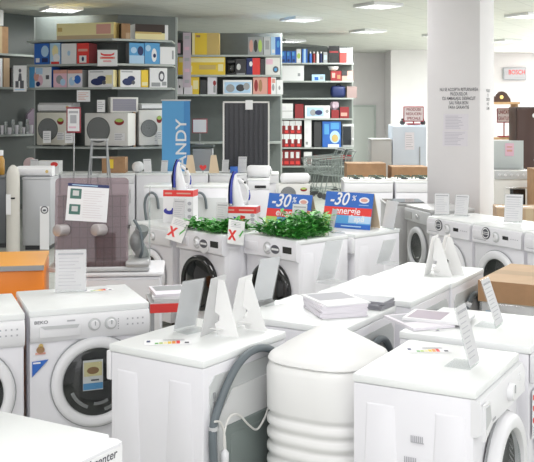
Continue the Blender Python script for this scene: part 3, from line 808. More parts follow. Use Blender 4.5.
def iron_box(label, loc, rz, h, w=.27, d=.15):
    b = MB(); b.box((0, 0, h/2), (w, d, h), PAPER); y = -d/2-.0008
    b.rect(-w/2, h-.055, w/2, h, y, RED); b.rect(-w/2, h-.055, -w*.16, h, y-.0003, RED)
    b.rect(-w*.44, h-.036, -w*.2, h-.022, y-.0008, SALMON); b.rect(-w*.05, h-.034, w*.42, h-.022, y-.0008, SALMON)
    b.oval(-w*.28, h*.36, .055, .03, y, IRB); b.oval(-w*.3, h*.44, .025, .02, y-.0003, PAPER); b.poly([(-.02, 0), (.03, 0), (.04, h*.55), (.0, h*.6)], y, RED if h < .22 else PAPER)
    for i in range(3): b.oval(w*.38, h*.2+i*h*.2, .018, .016, y, GREYINK)
    X = Matrix.Rotation(R(90), 4, 'Z')
    b.rect(-d/2, h-.055, d/2, h, -w/2-.0006, RED, X)
    o = b.build('iron_box', loc=loc, rz=rz, smooth=False)
    return tag(o, label, 'box')
pi1 = on(cg0, RG, .03, .02, TOPZ); iron_box('white box with red band under the steam iron nearer the cooker hood', pi1, -12, .285)
steam_iron('white and blue steam iron upright on the taller red banded box', (pi1.x, pi1.y, TOPZ+.2855), -8)
pi2 = on(cg1, RG, -.02, .19, TOPZ); iron_box('low white box with red band under the steam iron in the greenery', pi2, -12, .175)
steam_iron('white and blue steam iron upright on the low box in the greenery', (pi2.x-.04, pi2.y, TOPZ+.1755), -8, 1.1)

# ------------------------------------------------------------ leaflets and brochures
def leaflet_proto(m, label, loc, rz, w=.21, d=.297, th=.006, pic=None, group=None, name='leaflet'):
    b = MB(); b.box((0, 0, th/2), (w, d, th), m)
    if pic: b.flat(-w*.42, -d*.1, w*.42, d*.44, th+.0005, pic)
    b.lathe([], m) if False else None
    o = b.build(name, loc=loc, rz=rz, smooth=False)
    return tag(o, label, 'leaflet', group)
tB, cB, dB = rowB[0]
pa = on(cB, 240, -.01, .09, TOPZ)
o0 = None
lab = 'white glossy leaflet inside the thick stack on the washer behind the tank'
for i in range(9):
    l = (pa.x+random.uniform(-.004, .004), pa.y+random.uniform(-.004, .004), TOPZ+.0003+i*.0064)
    if o0 is None: o0 = leaflet_proto(LILAC, lab, l, 15, .23, .30, .006, None, 'leaflets in the thick stack')
    else:
        c = o0.copy(); COL.objects.link(c); c.location = l; c.rotation_euler.z = R(15+random.uniform(-3, 3))
topl = leaflet_proto(PAPER, 'topmost leaflet of the thick stack, white cover with grey picture', (pa.x, pa.y, TOPZ+.0003+9*.0064), 22, .23, .30, .006, GREYINK)
pb = on(cB, 240, -.215, .18, TOPZ)
o0 = None
for i in range(6):
    l = (pb.x, pb.y, TOPZ+.0003+i*.0064)
    if o0 is None: o0 = leaflet_proto(mat('grey_print', (.30, .30, .33), .4), 'grey covered leaflet in the stack right behind the thick white leaflet stack', l, 55, .15, .21, .006, None, 'grey leaflets behind the white stack')
    else:
        c = o0.copy(); COL.objects.link(c); c.location = l; c.rotation_euler.z = R(55+random.uniform(-7, 7))
pr = W(432, 326, TOPZ)
for i, (dx, dy, rz, m, pic, lb) in enumerate(((-.05, .02, 20, LILAC, GREYINK, 'loose pale brochure with grey picture under a price card, right picture side'),
                                         (.05, .05, 65, PAPER, mat('mauve_print', (.42, .36, .42), .5), 'loose white brochure with mauve picture lying half over a pale brochure'))):
    leaflet_proto(m, lb, (pr.x+dx, pr.y+dy+.05, TOPZ+.0003+i*.0125), rz, .21, .29, .012, pic, name='brochure')
energy_sticker(wr2, -.18, .18, .8512, 60, .6)

# ------------------------------------------------------------ red banded brochure stand between the two nearest washers
bs = corner(W(150, 300, .745), 12, -.13, -.15)
st = thing('brochure_stand', 'low grey brochure stand with red band, behind the hose washer', 'stand', bs, 12)
b = MB(); b.box((0, 0, .72), (.26, .30, .012), LGREY); b.build('shelf', st, smooth=False)
b = MB(); b.box((0, -.152, .695), (.26, .006, .05), RED); b.build('red_band', st, smooth=False)['label'] = 'red band'
for sx in (-1, 1):
    for sy in (-1, 1): MB().box((sx*.115, sy*.135, .357), (.02, .02, .714), GREY).build('leg', st, smooth=False)
MB().box((0, 0, .45), (.24, .28, .01), LGREY).build('lower_shelf', st, smooth=False)
for i, (m, pic, rz, lb) in enumerate(((GREYB, None, 12, 'grey brochure, lowest on the red banded stand'), (PAPER, GREYINK, 8, 'white brochure in the middle of the pile on the red banded stand'), (LILAC, GREY, 16, 'dark pictured brochure topmost on the red banded stand'))):
    leaflet_proto(m, lb, (bs.x, bs.y, .7265+i*.0155), rz, .21, .27, .015, pic, name='brochure')

# ------------------------------------------------------------ orange counter
oc = thing('orange_counter', 'orange counter with light orange top behind the nearest washers', 'counter', (0, 0, 0))
q = W(44, 265, .86); rzc = 10; oc.location = corner(q, rzc, .6, -.3); oc.rotation_euler.z = R(rzc)
MB().rbox((0, 0, .42), (1.2, .60, .82), .01, ORANGEC).build('front_cabinet', oc)
b = MB(); b.box((0, 0, .85), (1.2, .62, .022), LORANGE); b.build('counter_top', oc, smooth=False)
b = MB(); b.box((0, -.314, .845), (1.2, .012, .03), GREY); b.build('edge_strip', oc, smooth=False)

# ------------------------------------------------------------ cooker hood with glass panel
HY0 = 6.25; hx0, hx1 = AT(55, HY0), AT(128, HY0); hw = hx1-hx0
hc = Vector(((hx0+hx1)/2, HY0, 0)); hz = 5
cab = thing('base_cabinet', 'white base cabinet carrying the glass-panelled cooker hood', 'cabinet', (AT(112, HY0), HY0+.22, 0), hz)
MB().rbox((0, .02, .40), (.60, .46, .66), .02, WHITE).build('carcass', cab); MB().box((0, .02, .035), (.56, .42, .07), DARK).build('plinth', cab, smooth=False)
MB().rbox((0, .02, .748), (.64, .50, .03), .012, WHITE2).build('worktop', cab)
b = MB(); b.box((0, -.217, .40), (.58, .012, .62), WHITE2); d_ = b.build('door', cab, smooth=False); MB().tube([(-.25, -.225, .55), (-.25, -.245, .55), (-.25, -.245, .65), (-.25, -.225, .65)], .005, STEEL).build('handle', d_)
hood = thing('cooker_hood', 'cooker hood with smoked glass panel, two grey lamps and a taped sheet', 'cooker hood', (hc.x, HY0, .7645), hz)
zt = ZAT(178, HY0)-.7645
b = MB()
def rrect(x0, z0, x1, z1, r, n=5):
    o = []
    for cx_, cz_, a0 in ((x1-r, z1-r, 0), (x0+r, z1-r, 90), (x0+r, z0+r, 180), (x1-r, z0+r, 270)):
        for i in range(n+1): o.append((cx_+r*math.cos(R(a0+90*i/n)), cz_+r*math.sin(R(a0+90*i/n))))
    return o
XG = Matrix.Translation((0, -.0, 0)) @ Matrix.Rotation(R(-5), 4, 'X')
b.prism(rrect(-hw/2, .0, hw/2, zt, .03), -.006, 0, SMOKE, 'xz', XG); b.build('glass_panel', hood)
b = MB()
gl = mat('grid_wire', (.10, .08, .085), .5)
for i in range(1, 9): b.box((-hw/2+i*hw/9, .006, zt*.42), (.005, .003, zt*.80), gl, XG)
for i in range(0, 8): b.box((0, .006, .02+i*zt*.11), (hw*.95, .003, .005), gl, XG)
b.build('filter_grid', hood, smooth=False)
b = MB(); b.rbox((0, .035, zt*.42), (hw*.94, .04, zt*.80), .01, mat('filter_grey', (.42, .37, .38), .5, metal=.2), X=XG); b.build('filter_housing', hood)
for px in (66, 103):
    b = MB(); X2 = XG @ Matrix.Translation((AT(px, HY0)-hc.x, -.006, ZAT(230, HY0)-.7645)) @ Matrix.Rotation(R(-35), 4, 'Z')
    b.lathe([(.038, .0), (.040, -.075), (.038, -.085), (.034, -.088), (0, -.088)], mat('lamp_grey', (.42, .39, .39), .4, metal=.3), axis='y', seg=22, X=X2); b.build('lamp', hood)
b = MB(); sx, sz = AT(87, HY0)-hc.x, ZAT(203, HY0)-.7645; sw, sh = .27, .245
X3 = XG @ Matrix.Translation((sx, -.0085, sz)) @ Matrix.Rotation(R(4), 4, 'Y')
b.box((0, 0, 0), (sw, .0015, sh), PAPER, X3); b.rect(-sw/2, sh*.42, sw/2, sh*.5, -.0016, NAVY, X3)
b.lines(-sw*.4, sh*.435, sw*.4, sh*.485, 1, -.0020, PALEB, .5, X3)
for z0 in (.09, -.33):
    b.rect(-sw*.43, z0*sh, -sw*.16, (z0+.27)*sh, -.0016, mat('photo_green', (.06, .16, .13), .5), X3); b.rect(-sw*.37, (z0+.08)*sh, -sw*.22, (z0+.22)*sh, -.0019, GREYB, X3)
b.lines(-sw*.1, -.42*sh, sw*.43, .34*sh, 12, -.0017, mat('pink_ink', (.66, .60, .62), .6), .18, X3)
b.build('information_sheet', hood, smooth=False)['label'] = 'taped sheet with blue header and two photos'
b = MB(); b.rbox((.05, .13, .018), (.66, .30, .03), .008, LGREY); b.rbox((.30, .10, .05), (.16, .26, .05), .02, SILVER); b.build('base_tray', hood)
b = MB(); b.prism([(.03, .02), (.25, .02), (.25, zt*.88), (.03, zt*.80)], .372, .376, CLEARG, 'yz'); b.build('side_glass', hood, smooth=False)
b = MB(); pts = []
for i in range(9): pts.append((.305+.02*math.sin(i), .14+.012*math.cos(i*2), .045+i*.028))
b.tube(pts, .045, mat('grey_bag', (.30, .31, .31), .5, bump=.6, bscale=40), 12, 3); b.tube([(.30, .12, .05), (.33, .05, .14), (.315, .10, .25), (.27, .16, .32)], .010, HOSE, 8, 6); b.build('cable_bundle', hood)
# ------------------------------------------------------------ shelving in the back
class Gondola:
    def __init__(s, name, label, pts, depth, levels, top, posts=True, base=.12, backcol=None):
        s.pts = [Vector((x, y)) for x, y in pts]; s.levels = levels; s.depth = depth
        t = thing(name, label, 'shelving'); s.t = t; n = len(pts)
        for z in levels:
            poly = [(p.x, p.y) for p in s.pts]+[(p.x, p.y+depth) for p in reversed(s.pts)]
            sb = MB().prism(poly, z-.025, z, SHELFM, 'xy').build('shelf_board', t, smooth=False)
            b = MB()
            for p, q in zip(s.pts, s.pts[1:]):
                d = (q-p).normalized(); nn = Vector((d.y, -d.x))*.008
                b.prism([(p.x, p.y-.001), (q.x, q.y-.001), (q.x+nn.x, q.y+nn.y-.001), (p.x+nn.x, p.y+nn.y-.001)], z-.032, z+.004, SHELFM, 'xy')
            b.build('price_rail', sb, smooth=False)
        b = MB()
        for p, q in zip(s.pts, s.pts[1:]):
            b.prism([(p.x, p.y+depth), (q.x, q.y+depth), (q.x, q.y+depth+.03), (p.x, p.y+depth+.03)], base, top, backcol or SHELFB, 'xy')
        b.build('back_panel', t, smooth=False)
        for p in s.pts: MB().box((p.x, p.y+depth+.06, (top)/2), (.06, .05, top), SHELFM).build('upright', t, smooth=False)
    def at(s, px, back=.02):
        """point on the front edge met by the pixel column px, and the edge's direction"""
        k = (px-CX)/F; best = None
        for i, (p, q) in enumerate(zip(s.pts, s.pts[1:])):
            d = q-p; den = d.x-k*d.y
            if abs(den) < 1e-9: continue
            t = (k*p.y-p.x)/den
            if (t >= 0 or i == 0) and (t <= 1 or i == len(s.pts)-2):
                best = (p+d*t, math.degrees(math.atan2(d.y, d.x))); break
        r, a = best
        return Vector((r.x-math.sin(R(a))*back*0, r.y+back)), a
    def put(s, level, px0, px1, ytop, fn, depth=.28, back=.03):
        z = s.levels[level]; m, a = s.at((px0+px1)/2, back)
        w = (px1-px0)/F*m.y/max(.3, math.cos(R(a))+math.sin(R(a))*(-(px0+px1-2*CX)/2/F)); h = ZAT(ytop, m.y)-z
        dy = depth/2
        return fn(Vector((m.x-math.sin(R(a))*dy, m.y+math.cos(R(a))*dy, z+.0045)), a, w, depth, max(.03, h-.004))

def carton(name, label, cat, base, side=None, art=(), group=None, top=None, txt=None):
    """closed box with printed front; art: (x0,z0,x1,z1,mat[,shape]) as fractions of the front"""
    def fn(loc, rz, w, d, h):
        b = MB(); b.box((0, 0, h/2), (w, d, h), side or base)
        y = -d/2-.0012; b.rect(-w/2, 0, w/2, h, y, base)
        for i, a in enumerate(art):
            x0, z0, x1, z1, m = a[:5]; X0, X1, Z0, Z1 = (x0-.5)*w, (x1-.5)*w, z0*h, z1*h; yy = y-.0008*(i+1)
            if len(a) > 5: b.oval((X0+X1)/2, (Z0+Z1)/2, (X1-X0)/2, (Z1-Z0)/2, yy, m, 16)
            else: b.rect(X0, Z0, X1, Z1, yy, m)
        if txt: b.text(txt[0], (txt[1]-.5)*w, txt[2]*h, txt[3]*h, y-.008, txt[4])
        o = b.build(name, loc=loc, rz=rz, smooth=False)
        return tag(o, label, cat, group)
    return fn

# --- left island of shelving (bowed front): pixel columns 26..170
GLp = [(AT(27, 16.1), 16.1), (AT(112, 15.6), 15.6), (AT(172, 16.05), 16.05)]
zl = lambda y, Y=15.8: ZAT(y, Y)
GL = Gondola('shelving_unit', 'grey bowed shelving unit with outdoor air conditioners on its lowest shelf', GLp, .58, [zl(147), zl(87.5), zl(64), zl(39.5)], zl(12))
IB, II, IT = 1, 2, 3
AB = 0
pic = lambda *c: [(.08+.30*i, .15, .34+.30*i, .85, m, 1) for i, m in enumerate(c)]
GL.put(3, 56, 113, 23, carton('long_carton', 'long pale gold carton on top of the bowed shelving', 'box', LYEL, GOLD, [(.0, .0, 1, .25, TAPE), (.02, .5, .10, .75, GOLD), (.7, .3, .95, .9, SALMON)]))
GL.put(3, 121, 130, 23.5, carton('carton', 'short brown carton beside the long pale gold one on the bowed shelving top', 'box', BROWN, DBROWN, [(.5, .0, .95, .4, LBROWN)]), depth=.12)
GL.put(3, 135, 168, 24.5, carton('long_carton', 'dark and cream long carton on the right end of the bowed shelving top', 'box', DBROWN, PAPER, [(0, 0, 1, .45, LYEL), (.0, .38, .8, .5, GOLD), (.9, 0, 1, 1, PAPER)]))
GL.put(2, 34, 49, 43.5, carton('appliance_box', 'dark blue box with pale round picture, first on the second highest bowed shelf', 'box', BLUE, NAVY, [(.45, .35, .95, .9, PALEB, 1), (.5, .1, .9, .3, NAVY), (.1, .1, .35, .3, PAPER)]))
GL.put(2, 49.6, 60, 43, carton('appliance_box', 'pale blue box with yellow and white picture beside the dark blue box', 'box', PALEB, BLUE, [(.2, .3, .8, .9, LYEL, 1), (.3, .1, .95, .5, PAPER, 1), (.1, 0, .9, .12, RED)]))
GL.put(2, 61, 76, 43.5, carton('appliance_box', 'white box with small blue print on the second highest bowed shelf', 'box', PAPER, LGREY, [(.4, .4, .6, .65, PALEB, 1)]))
GL.put(2, 76.6, 88.5, 43.2, carton('appliance_box', 'red box with white corner panel on the bowed shelving', 'box', RED, DRED, [(.2, .05, .8, .4, PAPER), (.4, .12, .6, .35, NAVY, 1), (.1, .6, .9, .72, SALMON)]))
GL.put(2, 129, 144, 43, carton('appliance_box', 'grey blue box with dark picture, right of the white sign card', 'box', SKYB, GREY, [(.0, .0, 1, .4, PALEB), (.55, .4, .95, .85, NAVY, 1), (.1, .5, .5, .8, PALEB, 1)]), depth=.2)
GL.put(2, 144.6, 159.5, 43, carton('appliance_box', 'bright blue box with white iron picture on the bowed shelving', 'box', SKYB, BLUE, [(.45, .1, .8, .75, PAPER, 1), (.05, .6, .4, .9, PALEB, 1), (.55, .3, .75, .5, NAVY, 1)]))
GL.put(2, 160, 175, 47, carton('appliance_box', 'plain pale box at the right end of the second highest bowed shelf', 'box', PAPER, PALEB, [(.78, .3, .9, .8, GREY)]))
GL.put(1, 29, 51, 67, carton('appliance_box', 'blue and white box with pink faces at the left end of its bowed shelf', 'box', PAPER, BLUE, [(0, .0, .25, 1, SKYB), (.2, .3, .45, .75, SALMON, 1), (.4, .1, .62, .6, PINK, 1), (.3, .65, .6, .95, PALEB), (.75, .4, .9, .6, INK), (.3, .05, .5, .3, NAVY, 1)]))
GL.put(1, 53, 66.5, 70, carton('appliance_box', 'pinkish grey box with red header, left of its similar violet neighbour', 'box', PINK, GREY, [(0, .8, 1, 1, SALMON), (.2, .2, .7, .7, GREY, 1), (.5, .1, .9, .5, PALEB, 1)]))
GL.put(1, 67.2, 82, 70, carton('appliance_box', 'violet grey box with red header and blue picture on the bowed shelf', 'box', LILAC, GREY, [(0, .8, 1, 1, SALMON), (.1, .1, .5, .6, PALEB, 1), (.45, .2, .9, .7, BLUE, 1), (.3, .4, .5, .6, PAPER, 1)]))
vac = [(.06, .86, .6, .93, GREYINK), (.10, .10, .62, .52, NAVY, 1), (.35, .35, .72, .66, NAVY, 1), (.55, .15, .72, .4, INK, 1)]
GL.put(1, 88, 113, 70, carton('appliance_box', 'white vacuum cleaner box with navy picture, under the white sign card', 'box', PAPER, LYEL, vac+[(.7, .2, .95, .7, LYEL)]), depth=.13)
GL.put(1, 120, 140.5, 70, carton('appliance_box', 'white vacuum cleaner box with navy picture, next to a yellow panel', 'box', PAPER, LYEL, vac), depth=.13)
GL.put(1, 141, 148, 70, carton('appliance_box', 'narrow yellow box standing on the bowed shelf', 'box', YEL, GOLD, [(.1, .1, .9, .3, LYEL)]))
GL.put(1, 149.5, 167, 68, carton('appliance_box', 'white box with black drawing at the right end of its bowed shelf', 'box', PAPER, LGREY, [(.5, .3, .85, .85, INK, 1), (.58, .4, .78, .72, PAPER, 1), (.1, .05, .6, .25, GREY), (.7, .1, .95, .3, GREY)]))

def outdoor_unit(label, fan=.32, col=CREAM, topbox=None):
    def fn(loc, rz, w, d, h):
        t = thing('air_conditioner_outdoor_unit', label, 'air conditioner', loc, rz)
        b = MB(); b.rbox((0, 0, .02+(h-.02)/2), (w, d, h-.02), .015, col); b.build('casing', t)
        r = min(h*.38, w*.33); fx = -w*.5+r+w*.06
        b = MB(); b.lathe([(r, -d/2+.002), (r, -d/2-.012), (r*.94, -d/2-.014), (r*.93, -d/2-.003), (0, -d/2-.003)], mat('grille_dark', (.16, .17, .165), .5), (fx, 0, h*.5), 'y', 28, close=False)
        for k in range(1, 8): b.ring(fx, h*.5, r*.12*k, r*.12*k+.008, -d/2-.012, GREY, 24)
        b.build('fan_grille', t)
        b = MB(); b.oval(w*.3, h*.74, w*.11, h*.10, -d/2-.002, DRED); b.oval(w*.3, h*.78, w*.09, h*.05, -d/2-.004, LEMON); b.build('sticker', t, smooth=False)
        b = MB(); b.rect(w*.19, h*.19, w*.43, h*.41, -d/2-.002, PAPER); b.lines(w*.2, h*.2, w*.42, h*.4, 4, -d/2-.0035, GREYINK); b.build('rating_plate', t, smooth=False)
        for s in (-1, 1): MB().box((s*w*.36, 0, .01), (.05, d*.96, .02), GREY).build('foot', t, smooth=False)
        return t
    return fn
def indoor_unit(label, col=PAPER, sticker=True):
    def fn(loc, rz, w, d, h):
        t = thing('air_conditioner_indoor_unit', label, 'air conditioner', loc, rz)
        b = MB(); b.prism([(-d/2+.03, 0), (d/2, 0), (d/2, h), (-d/2+.05, h), (-d/2, h*.75), (-d/2, h*.2)], -w/2, w/2, col, 'yz'); b.build('casing', t, sharp=50)
        b = MB(); b.box((0, -d/2+.012, h*.09), (w*.9, .02, h*.07), GREY); b.build('air_flap', t, smooth=False)
        if sticker: MB().oval(w*.36, h*.5, w*.045, h*.16, -d/2-.002, GOLD).build('sticker', t, smooth=False)
        return t
    return fn
GL.put(0, 36, 66, 112.5, outdoor_unit('cream outdoor air conditioner under a white box, behind the red framed stand sign', col=CREAM), depth=.30)
m_, a_ = GL.at(56); zz = ZAT(112.3, 16)
indoor_unit('long white indoor air conditioner lying on the outdoor unit behind the red framed sign')(Vector((m_.x, m_.y+.2, zz+.012)), a_, .66, .26, .15)
GL.put(0, 84, 127.5, 113, outdoor_unit('white outdoor air conditioner with big fan and dark red sticker', col=OFFW), depth=.30)
GL.put(0, 133.2, 135.4, 112, carton('board_pack', 'narrow brown board pack between two outdoor air conditioners', 'box', BROWN, DBROWN), depth=.08)
GL.put(0, 139, 164, 110, outdoor_unit('pale outdoor air conditioner with grey grille, beside the blue banner', col=OFFW), depth=.30)
m_, a_ = GL.at(152); indoor_unit('white indoor air conditioner lying on the outdoor unit beside the blue banner', sticker=False)(Vector((m_.x, m_.y+.2, ZAT(110, m_.y)+.012)), a_, .50, .26, .10)
m_, a_ = GL.at(121)
def window_unit(loc, rz, w, d, h):
    t = thing('window_air_conditioner', 'white framed grey window air conditioner on top of the big fan outdoor unit', 'air conditioner', loc, rz)
    MB().rbox((0, 0, h/2), (w, d, h), .01, OFFW).build('casing', t)
    b = MB(); b.rect(-w*.42, h*.12, w*.42, h*.88, -d/2-.002, mat('violet_grey', (.26, .25, .31), .4))
    for i in range(6): b.rect(-w*.40, h*(.18+.11*i), w*.40, h*(.20+.11*i), -d/2-.004, GREY)
    b.build('grille', t, smooth=False); return t
window_unit(Vector((m_.x, m_.y+.19, ZAT(113, m_.y)+.004)), a_, .48, .18, .26)

def hang_card(label, px, py, Y, w, h, edge=None, art=None, name='hanging_sign', cat='sign', rz=0, stick=0):
    """flat printed card clipped to a shelf front (centre at the pixel)"""
    b = MB(); b.box((0, 0, 0), (w, .006, h), PAPER)
    if edge:
        for x0, x1, z0, z1 in ((-w/2, w/2, h/2-.02, h/2), (-w/2, w/2, -h/2, -h/2+.02), (-w/2, -w/2+.02, -h/2, h/2), (w/2-.02, w/2, -h/2, h/2)): b.rect(x0, z0, x1, z1, -.004, edge)
    if art: art(b, w, h)
    o = b.build(name, loc=(AT(px, Y), Y, ZAT(py, Y)), rz=rz, smooth=False)
    return tag(o, label, cat)
def art_red(b, w, h):
    b.poly([(-w*.35, h*.34), (-w*.2, h*.24), (w*.2, h*.24), (w*.35, h*.34), (w*.33, h*.2), (w*.15, h*.12), (-w*.15, h*.12), (-w*.33, h*.2)], -.004, RED)
    b.rect(-w*.38, -h*.06, w*.38, h*.08, -.004, SALMON); b.rect(-w*.3, -h*.03, w*.3, h*.05, -.005, RED); b.lines(-w*.22, -h*.26, w*.22, -h*.14, 2, -.004, RED, .5)
hang_card('white sign card with red lettering on the second highest bowed shelf', 107.5, 58, 15.52, .325, .265, None, art_red)
def art_txt(b, w, h): b.lines(-w*.4, -h*.4, w*.4, h*.35, 5, -.004, SALMON, .3)
hang_card('small white paper sheet with pink print above the big fan outdoor unit', 83.5, 96, 15.75, .22, .19, None, art_txt, 'paper_sheet', 'notice')
def art_chair(b, w, h):
    b.oval(0, h*.3, w*.1, h*.08, -.004, INK); b.poly([(-w*.08, h*.2), (w*.1, h*.2), (w*.15, -h*.1), (-w*.15, -h*.1)], -.004, INK); b.rect(-w*.35, -h*.35, -w*.1, -h*.1, -.004, INK); b.rect(0, -h*.38, w*.3, -h*.08, -.004, INK); b.lines(-w*.4, -h*.46, w*.4, -h*.40, 1, -.004, PALEB, .7)
hang_card('white card with black drawing hanging left of the bowed shelving', 20, 78.5, 15.7, .215, .43, None, art_chair)
for px, py, Y, lb in ((47, 137, 15.85, 'white price tag leaning on the cream outdoor unit behind the red framed sign'), (69, 137, 15.6, 'white printed tag hanging below the red framed stand sign'), (154, 138, 15.95, 'white price tag in front of the outdoor unit beside the blue banner'), (101, 106, 15.55, 'white paper tag on the grey window air conditioner')):
    hang_card(lb, px, py, Y, .13, .20, None, lambda b, w, h: b.lines(-w*.4, -h*.3, w*.4, h*.4, 4, -.004, GREYINK, .3), 'price_tag', 'price tag')

# --- middle shelving: pixel columns 168..282
GMp = [(AT(168, 17.8), 17.8), (AT(281, 17.8), 17.8)]
zm = lambda y: ZAT(y, 17.8)
GM = Gondola('shelving_unit', 'long grey shelving unit with yellow boxes above the tall black ribbed panel', GMp, .5, [zm(142), zm(94.5), zm(75), zm(55)], zm(31))
GM.put(3, 170, 175, 41, carton('appliance_box', 'small black box at the left end of the yellow boxed shelving top', 'box', BLACK, DARK))
GM.put(3, 176, 181.5, 40, carton('appliance_box', 'small black and white box beside the hanging pink strip', 'box', DARK, BLACK, [(.3, .1, .8, .8, PINK)]))
GM.put(3, 192, 219, 33, carton('carton', 'big yellow and gold carton on the middle shelving top', 'box', YEL, GOLD, [(.55, 0, 1, 1, GOLD), (.15, .8, .3, .9, BROWN), (.0, 0, .1, 1, LYEL)]), depth=.4)
GM.put(3, 248, 263, 37, carton('appliance_box', 'dark reddish picture box on the middle shelving top', 'box', GREY, DRED, pic(SALMON, DARK, LEMON)))
GM.put(3, 264, 270.5, 37, carton('appliance_box', 'narrow grey box beside the blue and white one on the middle shelving top', 'box', LGREY, GREY, [(.2, .3, .8, .8, GREY)]))
GM.put(3, 271, 280.5, 37, carton('appliance_box', 'blue and white box at the right end of the middle shelving top', 'box', BLUE, SKYB, [(.0, 0, .45, 1, PALEB), (.6, .4, .9, .8, SKYB, 1), (.1, .1, .4, .3, PAPER)]))
GM.put(2, 169, 177.5, 58, carton('appliance_box', 'red box left of the long yellow one', 'box', RED, DRED))
GM.put(2, 178, 225, 57, carton('long_carton', 'long yellow carton on the middle shelving', 'box', YEL, GOLD, [(.02, .7, .98, .95, LYEL), (.1, .15, .3, .5, LYEL), (.45, .3, .8, .55, GOLD), (.85, .2, .96, .6, LYEL)]))
def coffee_maker(label):
    def fn(loc, rz, w, d, h):
        t = thing('coffee_maker', label, 'coffee maker', loc, rz)
        MB().rbox((0, 0, h*.08), (w, d, h*.16), .01, BLACK).build('base', t); MB().rbox((0, d*.3, h*.5), (w*.9, d*.35, h*.7), .01, BLACK).build('tank', t); MB().rbox((0, 0, h*.9), (w, d*.9, h*.2), .015, DARK).build('brew_head', t)
        MB().lathe([(w*.22, .17*h), (w*.34, h*.3), (w*.3, h*.6), (w*.2, h*.7)], PORT, (0, -d*.15, 0), seg=14).build('jug', t); return t
    return fn
GM.put(2, 227, 235, 60, coffee_maker('black coffee maker right of the long yellow carton'), depth=.22)
GM.put(2, 235.5, 246, 59, carton('appliance_box', 'black box with pale pot picture between coffee maker and red box', 'box', BLACK, DARK, [(.1, .3, .5, .7, GREYB, 1), (.1, .0, .9, .1, GREY)]))
GM.put(2, 246.5, 260, 58, carton('appliance_box', 'dark and red box with white round spot on the middle shelving', 'box', RED, DRED, [(0, 0, .45, 1, NAVY), (.2, .5, .45, .8, PAPER, 1)]))
GM.put(2, 260.5, 265, 59, carton('appliance_box', 'thin black box beside the one with a black round picture', 'box', BLACK, DARK))
GM.put(2, 265.5, 280, 57.5, carton('appliance_box', 'white box with black round picture on the middle shelving', 'box', OFFW, LGREY, [(.5, .12, .9, .5, INK, 1), (.6, .2, .8, .4, SKYB, 1), (.05, .6, .5, .9, PINK)]))
GM.put(1, 172, 183, 79, carton('appliance_box', 'white box with two dark round spots below the red box', 'box', LILAC, LGREY, [(.25, .4, .4, .6, INK, 1), (.6, .4, .75, .6, INK, 1)]))
GM.put(1, 184, 199, 77, carton('appliance_box', 'yellow box on the lowest of the three packed middle shelves', 'box', YEL, GOLD, [(.0, 0, .55, .5, LILAC), (.6, .3, .95, .8, LYEL)]))
GM.put(1, 200, 206.5, 80, carton('appliance_box', 'black box between the yellow and the white box', 'box', BLACK, DARK))
GM.put(1, 207.5, 216.5, 77, carton('appliance_box', 'white box with dark picture left of the wide photo box', 'box', LILAC, LGREY, [(.6, .5, .95, .8, DRED, 1), (.65, .1, .9, .5, GREY)]))
GM.put(1, 223, 252, 80, carton('appliance_box', 'wide white box with grey photo on the lowest packed middle shelf', 'box', PAPER, LGREY, [(.05, .1, .95, .85, PALEB), (.1, .15, .4, .7, GREY, 1), (.45, .2, .75, .7, DARK, 1), (.7, .3, .92, .8, GREY, 1)]))
GM.put(1, 253, 267.5, 77, carton('appliance_box', 'reddish brown picture box on the lowest packed middle shelf', 'box', SALMON, DRED, pic(DRED, BROWN, SALMON)))
GM.put(1, 268, 276, 77, carton('appliance_box', 'red and white box near the right end of the lowest packed middle shelf', 'box', PAPER, SALMON, [(0, 0, .4, 1, RED), (.5, .2, .8, .6, GREY, 1), (.5, .65, .9, .9, SALMON)]))
GM.put(1, 276.5, 283, 80, carton('appliance_box', 'narrow white box at the right end of the lowest packed middle shelf', 'box', PAPER, LGREY, [(.3, .3, .6, .6, GREY, 1)]))
def art_strip(b, w, h):
    for i, m in enumerate((GREYINK, PINK, GREYINK, PINK, GREYINK)): b.rect(-w*.3, h*(.38-.2*i), w*.3, h*(.44-.2*i), -.004, m)
o = hang_card('long pinkish hanging strip in front of the yellow boxes', 187, 60, 17.7, .15, 1.02, None, art_strip, 'hanging_strip')
o.data.materials[0] = mat('strip_pink', (.60, .50, .58), .6)
# things below the middle shelves
Y = 15.3; t = thing('roll_up_banner', 'blue roll-up banner with white upright lettering', 'banner', (AT(176, Y), Y, 0))
bw, zt, zb = 28/F*Y, ZAT(101, Y), .1
b = MB(); b.box((0, 0, (zt+zb)/2), (bw, .008, zt-zb), SKYB)
b.rect(-bw/2, zb, bw/2, ZAT(140, Y), -.005, SKYB); b.rect(bw*.28, zb, bw/2, zt, -.0055, mat('banner_blue', (.06, .26, .58), .5))
b.text('CANDY', bw*.20, ZAT(149, Y), .245, -.007, PAPER, rot=R(90), off=.01, sx=1.12)
b.build('banner_sheet', t, smooth=False)
MB().box((0, .03, .05), (bw+.06, .14, .1), SILVER).build('base', t, smooth=False); MB().box((0, 0, zt+.012), (bw+.03, .025, .024), SILVER).build('top_rail', t, smooth=False)
MB().tube([(0, .03, .1), (0, .02, zt)], .01, SILVER).build('pole', t)
Y = 14.85; z0 = .87; zt = ZAT(101.5, Y); pw = 47/F*Y
t = thing('ribbed_panel', 'tall black ribbed panel with white edges standing on the white appliances', 'panel', (AT(246, Y), Y+.1, z0+.003), 3)
b = MB(); b.box((0, 0, (zt-z0)/2), (pw-.05, .03, zt-z0-.04), mat('panel_black', (.018, .019, .024), .4))
for i in range(9): b.box((-pw/2+.06+i*(pw-.12)/8, -.02, (zt-z0)/2), (.045, .015, zt-z0-.05), mat('panel_rib', (.028, .029, .036), .35))
b.build('ribbed_sheet', t, smooth=False)
b = MB(); h = zt-z0
